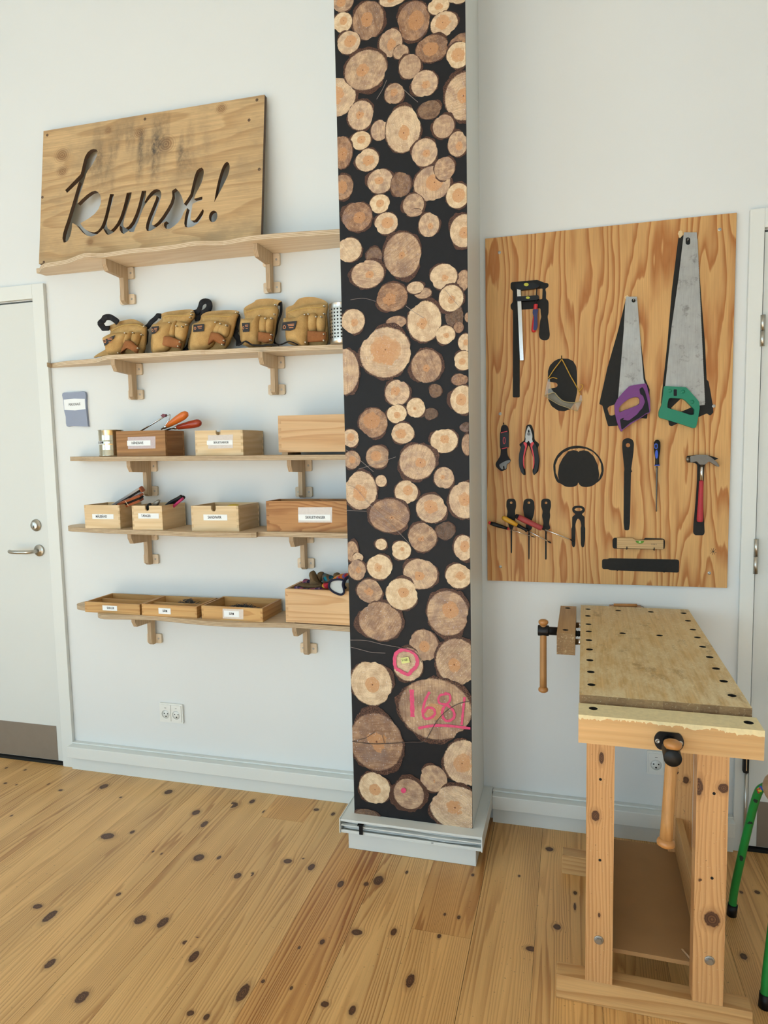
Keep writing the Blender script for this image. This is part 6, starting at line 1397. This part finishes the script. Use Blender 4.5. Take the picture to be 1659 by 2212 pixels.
def vise_handle(a, b, r, parent):
    d = (b - a); u = d.normalized()
    turned(mb := MB(), a + u * .012, b - u * .012, [(0, r * .98), (.2, r), (.8, r * 1.04), (1, r * 1.08)]); mb.build('handle', M_TURN, parent)
    for p, s_ in ((a, 1), (b, -1)):
        MB().lathe(p - u * .004 * s_, u * s_, [(.0005, 0), (r * .9, .0012), (r * 1.42, .005), (r * 1.52, .010), (r * 1.38, .015), (r * 1.05, .0185), (r * .9, .019)], 20).build('handle_knob', M_KNOB, parent)
vise_handle(L_((0.2035, -1.128, 0.8520)), L_((0.1905, -1.150, 0.6420)), .0118, bench)
# side jaw on the left with its rods and screw
q0, q1 = L_((-0.0350, -0.444, 0)), L_((0.0195, -0.070, 0))
sj0x, sj1x, sy0, sy1 = -0.2330, -0.1790 - .0012, q0.y, q1.y
sh_ = [L_(PZ(*v5(x, y), ZT)) for x, y in ((870, 237), (820, 712))]
sj0x = L_((-0.0345, -0.30, 0)).x; sj1x = L_((0.0205, -0.30, 0)).x
sj = MB().prism([[(sj0x, sy0), (sj1x, sy0), (sj1x, sy1), (sj0x, sy1)]] + [circle(h.x, h.y, 0.0095, 16) for h in sh_], 0.8110, ZT, lambda u, v, d: (u, v, d)).build('side_jaw', [M_JAWY, M_END, M_DARK], bench)
for p in sj.data.polygons:
    if abs(p.normal.z) < .3:
        if sj0x + .002 < p.center.x < sj1x - .002 and sy0 + .002 < p.center.y < sy1 - .002: p.material_index = 2
        elif p.center.y < sy0 + .002: p.material_index = 1
for y in (-0.198, -0.402):
    q = L_((0.026, y, 0.842)); MB().cyl((sj1x - .001, q.y, 0.842), (-W2 + .013, q.y, 0.842), .0095, seg=18).build('guide_rod', M_CHROME, bench)
q = L_((0.026, -0.305, 0.842)); mb = MB(); n_ = 8
mb.tube([(sj1x - .001 + (-W2 + .014 - sj1x) * k / n_, q.y, .842) for k in range(n_ + 1)], [.0105 if k % 2 else .0085 for k in range(n_ + 1)], 16); mb.build('side_screw', M_BLACK, bench)
MB().lathe((sj0x + .0005, q.y, .846), (-1, 0, 0), [(.0135, 0), (.0135, .028), (.0140, .030), (.0172, .031), (.0178, .033), (.0178, .064), (.0165, .066), (.001, .066)], 26).build('spindle_head', M_BLACK, bench)
vise_handle(Vector((sj0x - .048, q.y, .880)), Vector((sj0x - .048, q.y - .004, .640)), .0108, bench)
# trestle legs, feet, rails, shelf
def knot_box(name, x0, x1, y0, y1, z0, z1, knots, parent, nz=90, nx=8):
    """a beam whose front face carries knots; knots (x, z, rx, rz) in bench coordinates"""
    xs = np.linspace(x0, x1, nx); zs = np.linspace(z0, z1, nz); V = []; F = []
    for j, z in enumerate(zs):
        for x in xs: V.append((x, y0, z))
    F += [(j * nx + i, j * nx + i + 1, (j + 1) * nx + i + 1, (j + 1) * nx + i) for j in range(nz - 1) for i in range(nx - 1)]
    b = nx * nz; V += [(x0, y1, z0), (x1, y1, z0), (x1, y1, z1), (x0, y1, z1), (x0, y0, z0), (x1, y0, z0), (x1, y0, z1), (x0, y0, z1)]
    B0, B1_, B2, B3, A0, A1, A2, A3 = range(b, b + 8)
    F += [(B1_, B0, B3, B2), (A0, A1, B1_, B0)[::-1], (A3, B3, B2, A2)[::-1], (A0, B0, B3, A3)[::-1], (A1, A2, B2, B1_)[::-1]]
    me = bpy.data.meshes.new(name); cx, cz = (x0 + x1) / 2, z0
    me.from_pydata([(v[0] - cx, v[1], v[2] - cz) for v in V], [], F); me.update()
    fr = np.array(V[:b]); at = np.vstack([knot_attr(fr[:, 2], fr[:, 0], [(k[0], k[1], k[2], k[3]) for k in knots], (nz, nx)), np.tile([50, 50, 0], (8, 1))])
    set_attr(me, 'knot', at); me.materials.append(M_LEGWOOD); me.validate()
    o = bpy.data.objects.new(name, me); COL.objects.link(o); o.parent = parent; o.location = (cx, 0, cz); o.color = (1, 1, 1, 0.9)
    bm_ = bmesh.new(); bm_.from_mesh(me); bmesh.ops.recalc_face_normals(bm_, faces=bm_.faces[:]); bm_.to_mesh(me); bm_.free(); return o
fy = L_((0.2, -0.842, 0)).y; ly = lambda x, z: L_((x, -0.842, z))
lx = [(ly(0.0440, 0).x, ly(0.1110, 0).x), (ly(0.2995, 0).x, ly(0.3700, 0).x)]
KL = [[(360, 690, .010, .014), (405, 265, .006, .016), (388, 1418, .003, .006)], [(1213, 1440, .018, .020), (1298, 480, .012, .012), (1115, 470, .010, .022), (1128, 1155, .004, .004)]]
for s, (a, b) in enumerate(lx):
    kn = []
    for x, y, rx, rz in KL[s]: q = ly(*W(*c4(x, y), -0.842)[[0, 2]]); kn.append((q.x, q.z, rx, rz))
    knot_box('leg', a, b, fy, fy + .048, 0.0668, 0.7985, kn, bench)
    for x, y in (((397, 422), (393, 1014)), ((1228, 519), (1213, 1138)))[s]:
        q = ly(*W(*c4(x, y), -0.842)[[0, 2]]); MB().lathe((q.x, fy - .0006, q.z), (0, 1, 0), [(.0036, 0), (.0036, .0012), (.0003, .0012)], 14).build('peg_hole', M_DARK, bench)
    q = ly(*W(*c4(*((385, 1600), (1195, 1740))[s]), -0.842)[[0, 2]])
    bo = MB().lathe((q.x, fy, q.z), (0, -1, 0), [(.0118, 0), (.0118, .0016), (.0105, .0022), (.007, .0022)], 24).build('washer', M_ZINC, bench)
    MB().prism([circle(q.x, q.z, .0078, 6)], fy - .0075, fy - .0016).build('bolt_head', M_ZINC, bo)
rl_ = 0.5420
for s, (a, b) in enumerate(lx):
    k2 = []
    if s: k2 = [(b - .040, .395, .006, .009), (b - .018, .380, .010, .012)]
    knot_box('leg', a + .004, b + .004, fy + rl_, fy + rl_ + .048, 0.0668, 0.7985, k2, bench, 60)
for yy in (fy, fy + rl_): MB().box(L_((-0.029, -0.84, 0)).x, L_((0.437, -0.84, 0)).x, yy, yy + .050, 0.0, 0.0664, .002).build('foot', M_FOOT, bench)
for s, (a, b) in enumerate(lx): MB().box((a + b) / 2 - .010, (a + b) / 2 + .010, fy + .0485, fy + rl_ - .0005, .135, .250, .0015).build('rail', M_RAIL, bench)
MB().box(lx[0][0] + .012, lx[1][1] - .012, fy + .0490, fy + rl_ + .030, .1205, .1320, .0008).build('lower_shelf', M_MDF, bench)
MB().box(lx[0][0] + .02, lx[1][1] - .02, LEN + .001, LEN + .0112, ZT - .04, ZT - .004, .001).build('rear_lip', M_JAW, bench)
for s in (-1, 1): MB().box(*sorted((s * .145, s * .100)), fy - .004, fy + rl_ + .052, .7992, .8012).build('mounting_cleat', M_DARK, bench)

# a thin steel strip lying on the bench's lower shelf
a, b = Vector(PZ(*c4(992, 1662), .1336)), Vector(PZ(*c4(1058, 1738), .1336))
so = bar(a, b, .006, .0022).build('steel_strip', M_CHROME); tag(so, 'thin shiny steel strip lying on the lower shelf of the bench', 'steel strip'); recenter(so)
# a small wooden roller lying on the back edge of the bench
a, b = Vector((0.1545, -0.0295, .8795)), Vector((0.2335, -0.0280, .8808))
ro = root('wooden_roller', 'small wooden dowel handle with wire ends behind the far edge of the bench', 'dowel')
MB().tube([a, b], .0052, 14).build('dowel', M_KNOB, ro)
MB().tube([a + Vector((-.012, 0, -.003)), a + Vector((-.004, 0, .001)), a], .0010, 6).build('wire', M_GUN, ro); MB().tube([b, b + Vector((.008, 0, .001)), b + Vector((.018, 0, -.003)), b + Vector((.024, 0, -.006))], .0010, 6).build('wire', M_GUN, ro)
MB().box(0.14, 0.25, -.0375, -.0005, .8690, .8742, .001).build('ledge', M_KNOB, ro)
place(ro, (0.194, -0.02, .869))

# ================================================================== green tubular stool at the right edge
M_STOOL = plain('green_enamel', '#1f8a3a', 0.35, var=0.12, scale=25); M_SEAT = wood('stool_seat', '#c9a683', '#b08a64', 'X', 'Y', freq=24, warp=1.6, amt=.5, sharp=False)
M_CHIPB = plain('chipped_dark_paint', '#1d2a22', 0.6); M_BLUED = plain('blue_paint_drip', '#2456b8', 0.5); M_YELD = plain('yellow_paint_drip', '#d8c22f', 0.5); M_REDD = plain('red_paint_drip', '#b5332c', 0.5)
scx, scy = 0.690, -0.562
stool = root('stool', 'green tubular stool with a round wooden seat beside the workbench', 'stool', (scx, scy, 0))
MB().lathe((0, 0, .4780), (0, 0, 1), [(.150, 0), (.166, .003), (.170, .012), (.168, .022), (.160, .027), (.0005, .028)], 40).build('seat', M_SEAT, stool)
for fx, fyy in ((0.488, -0.385), (0.490, -0.7396), (0.892, -0.385), (0.890, -0.7396)):
    dx, dy = fx - scx, fyy - scy; sgx, sgy = (1 if dx > 0 else -1), (1 if dy > 0 else -1)
    tx, ty = sgx * .148, sgy * .122
    P = [(dx, dy, .012), (dx * .9 + tx * .1, dy * .9 + ty * .1, .10), (dx * .45 + tx * .55, dy * .45 + ty * .55, .30), (tx + sgx * .008, ty + sgy * .006, .415), (tx - sgx * .006, ty - sgy * .004, .450), (tx - sgx * .035, ty - sgy * .025, .468), (tx - sgx * .085, ty - sgy * .06, .470)]
    lg = MB().tube(spline(P, 6), .0115, 14).build('leg', M_STOOL, stool)
    d = Vector(P[1]) - Vector(P[0]); d.normalize()
    MB().tube([Vector(P[0]) - d * .0115, Vector(P[0]) + d * .026], .0142, 14).build('rubber_foot', M_BLACK, lg)
    if fx < .6 and fyy > -.5:
        for fz, mm, rr_, az in ((.72, M_CHIPB, .0128, 3.6), (.58, M_CHIPB, .0122, 4.2), (.90, M_YELD, .0121, 4.0), (.86, M_REDD, .0121, 4.4), (.38, M_CHIPB, .0121, 4.1), (.97, M_BLUED, .0121, 4.3)):
            S = spline(P, 6); q = Vector(S[int(fz * 24)]); q2 = Vector(S[int(fz * 24) + 1])
            tv = (q2 - q).normalized(); vw = (Vector(CAM) - Vector((scx, scy, 0)) - q); vw = (vw - tv * vw.dot(tv)).normalized(); sd_ = tv.cross(vw); rc = random.Random(int(fz * 100)); mb = MB(); rows = []
            L9 = rc.uniform(.010, .022)
            for k9 in range(4):
                c9 = q + tv * L9 * k9 / 3; h9 = rc.uniform(.35, .8) * (0.55 if k9 in (0, 3) else 1.0); o9 = rc.uniform(-.3, .3)
                rows.append(mb.ring([c9 + (vw * math.cos(o9 + h9 * j / 3) + sd_ * math.sin(o9 + h9 * j / 3)) * .01185 for j in range(-3, 4)]))
            mb.skin(rows, False, False, True, False).build('paint_chip', mm, lg)

# ================================================================== small things on the wall
def socket(name, label, cx, cz, n):
    r = root(name, label, 'socket', (cx, 0, cz)); w = .0265 * n + .0055
    MB().prism([rrect(-w, w, -.0435, .0435, .004)], -.0095, -.0008).build('frame', M_WHITEP, r)
    for k in range(n):
        x = (k - (n - 1) / 2) * .053
        md = MB().prism([rrect(x - .0252, x + .0252, -.0375, .0375, .002), circle(x, -.006, .0195, 28)], -.0125, -.0097).build('socket_module', M_WHITEP, r)
        MB().lathe((x, -.0098, -.006), (0, -1, 0), [(.0192, 0), (.0192, .0002), (.0003, .0002)], 28).build('socket_well', M_WHITEP, md)
        for dx, dz in ((-.0085, .002), (.0085, .002)): MB().lathe((x + dx, -.0100, -.006 + dz), (0, -1, 0), [(.0026, 0), (.0026, .0004), (.0003, .0004)], 12).build('pin_hole', M_DARK, md)
        MB().prism([[(x + .0032 * math.cos(q), -.0165 + .0032 * math.sin(q) - (.0 if q < 3.2 else .0)) for q in [i * math.pi / 8 for i in range(17)]]], -.0105, -.0100).build('earth_hole', M_DARK, md)
        MB().prism([rrect(x - .0045, x + .0045, .0225, .0240, .0006)], -.0129, -.0125).build('switch_mark', M_DARK, md)
    return r
socket('wall_socket', 'white double wall socket below the lowest shelf', -1.7065, .3065, 2)
socket('wall_socket', 'white wall socket partly hidden behind the workbench handle', .3085, .2930, 1)
M_BLUEG = plain('blue_grey_card', '#949cb0', 0.6, var=0.03)
pp = root('name_plate', 'blue-grey wavy-edged name plate reading PERSONALE beside the door', 'name plate', (-2.118, 0, 1.586))
d6 = crop(0, 580, 4.254)
P = [(W(*d6(x, y), -.012)[0] + 2.118, W(*d6(x, y), -.012)[2] - 1.586) for x, y in spline([(573, 1148), (640, 1138), (712, 1134), (782, 1137), (787, 1240), (795, 1330), (806, 1440), (808, 1452), (740, 1450), (660, 1447), (612, 1448), (603, 1360), (590, 1310), (582, 1220)], 3, True)]
pb = MB().prism([P], -.012, -.0008).build('plate', M_BLUEG, pp)
Q = [(W(*d6(x, y), -.0124)[0] + 2.118, W(*d6(x, y), -.0124)[2] - 1.586) for x, y in ((585, 1205), (680, 1196), (779, 1198), (785, 1292), (690, 1304), (592, 1300))]
pl2 = MB().prism([Q], -.0126, -.0121).build('paper_label', M_PAPER, pp)
qc = (sum(p[0] for p in Q) / 6, sum(p[1] for p in Q) / 6); lettering('PERSONALE', .0155, M_INK, (qc[0], -.0129, qc[1]), (math.pi / 2, -.03, 0), pl2, sx=.75)
# steel door stay with a black head beside the right door
ds = root('door_stay', 'black and steel door stay hanging in front of the right door casing', 'door stay')
MB().box(.5895, .6080, -.0400, -.0185, .3000, .3980, .004).build('stay_head', M_BLACK, ds)
MB().box(.5975, .6005, -.0406, -.0399, .310, .392).build('slot', M_CHROME, ds)
MB().tube([(.6015, -.0290, .301), (.6015, -.0290, .012)], .0055, 12).build('stay_rod', M_STEEL, ds)
MB().lathe((.6015, -.0290, .0012), (0, 0, 1), [(.009, 0), (.009, .010), (.006, .012)], 14).build('stay_foot', M_BLACK, ds)
place(ds, (.6, -.029, .001))
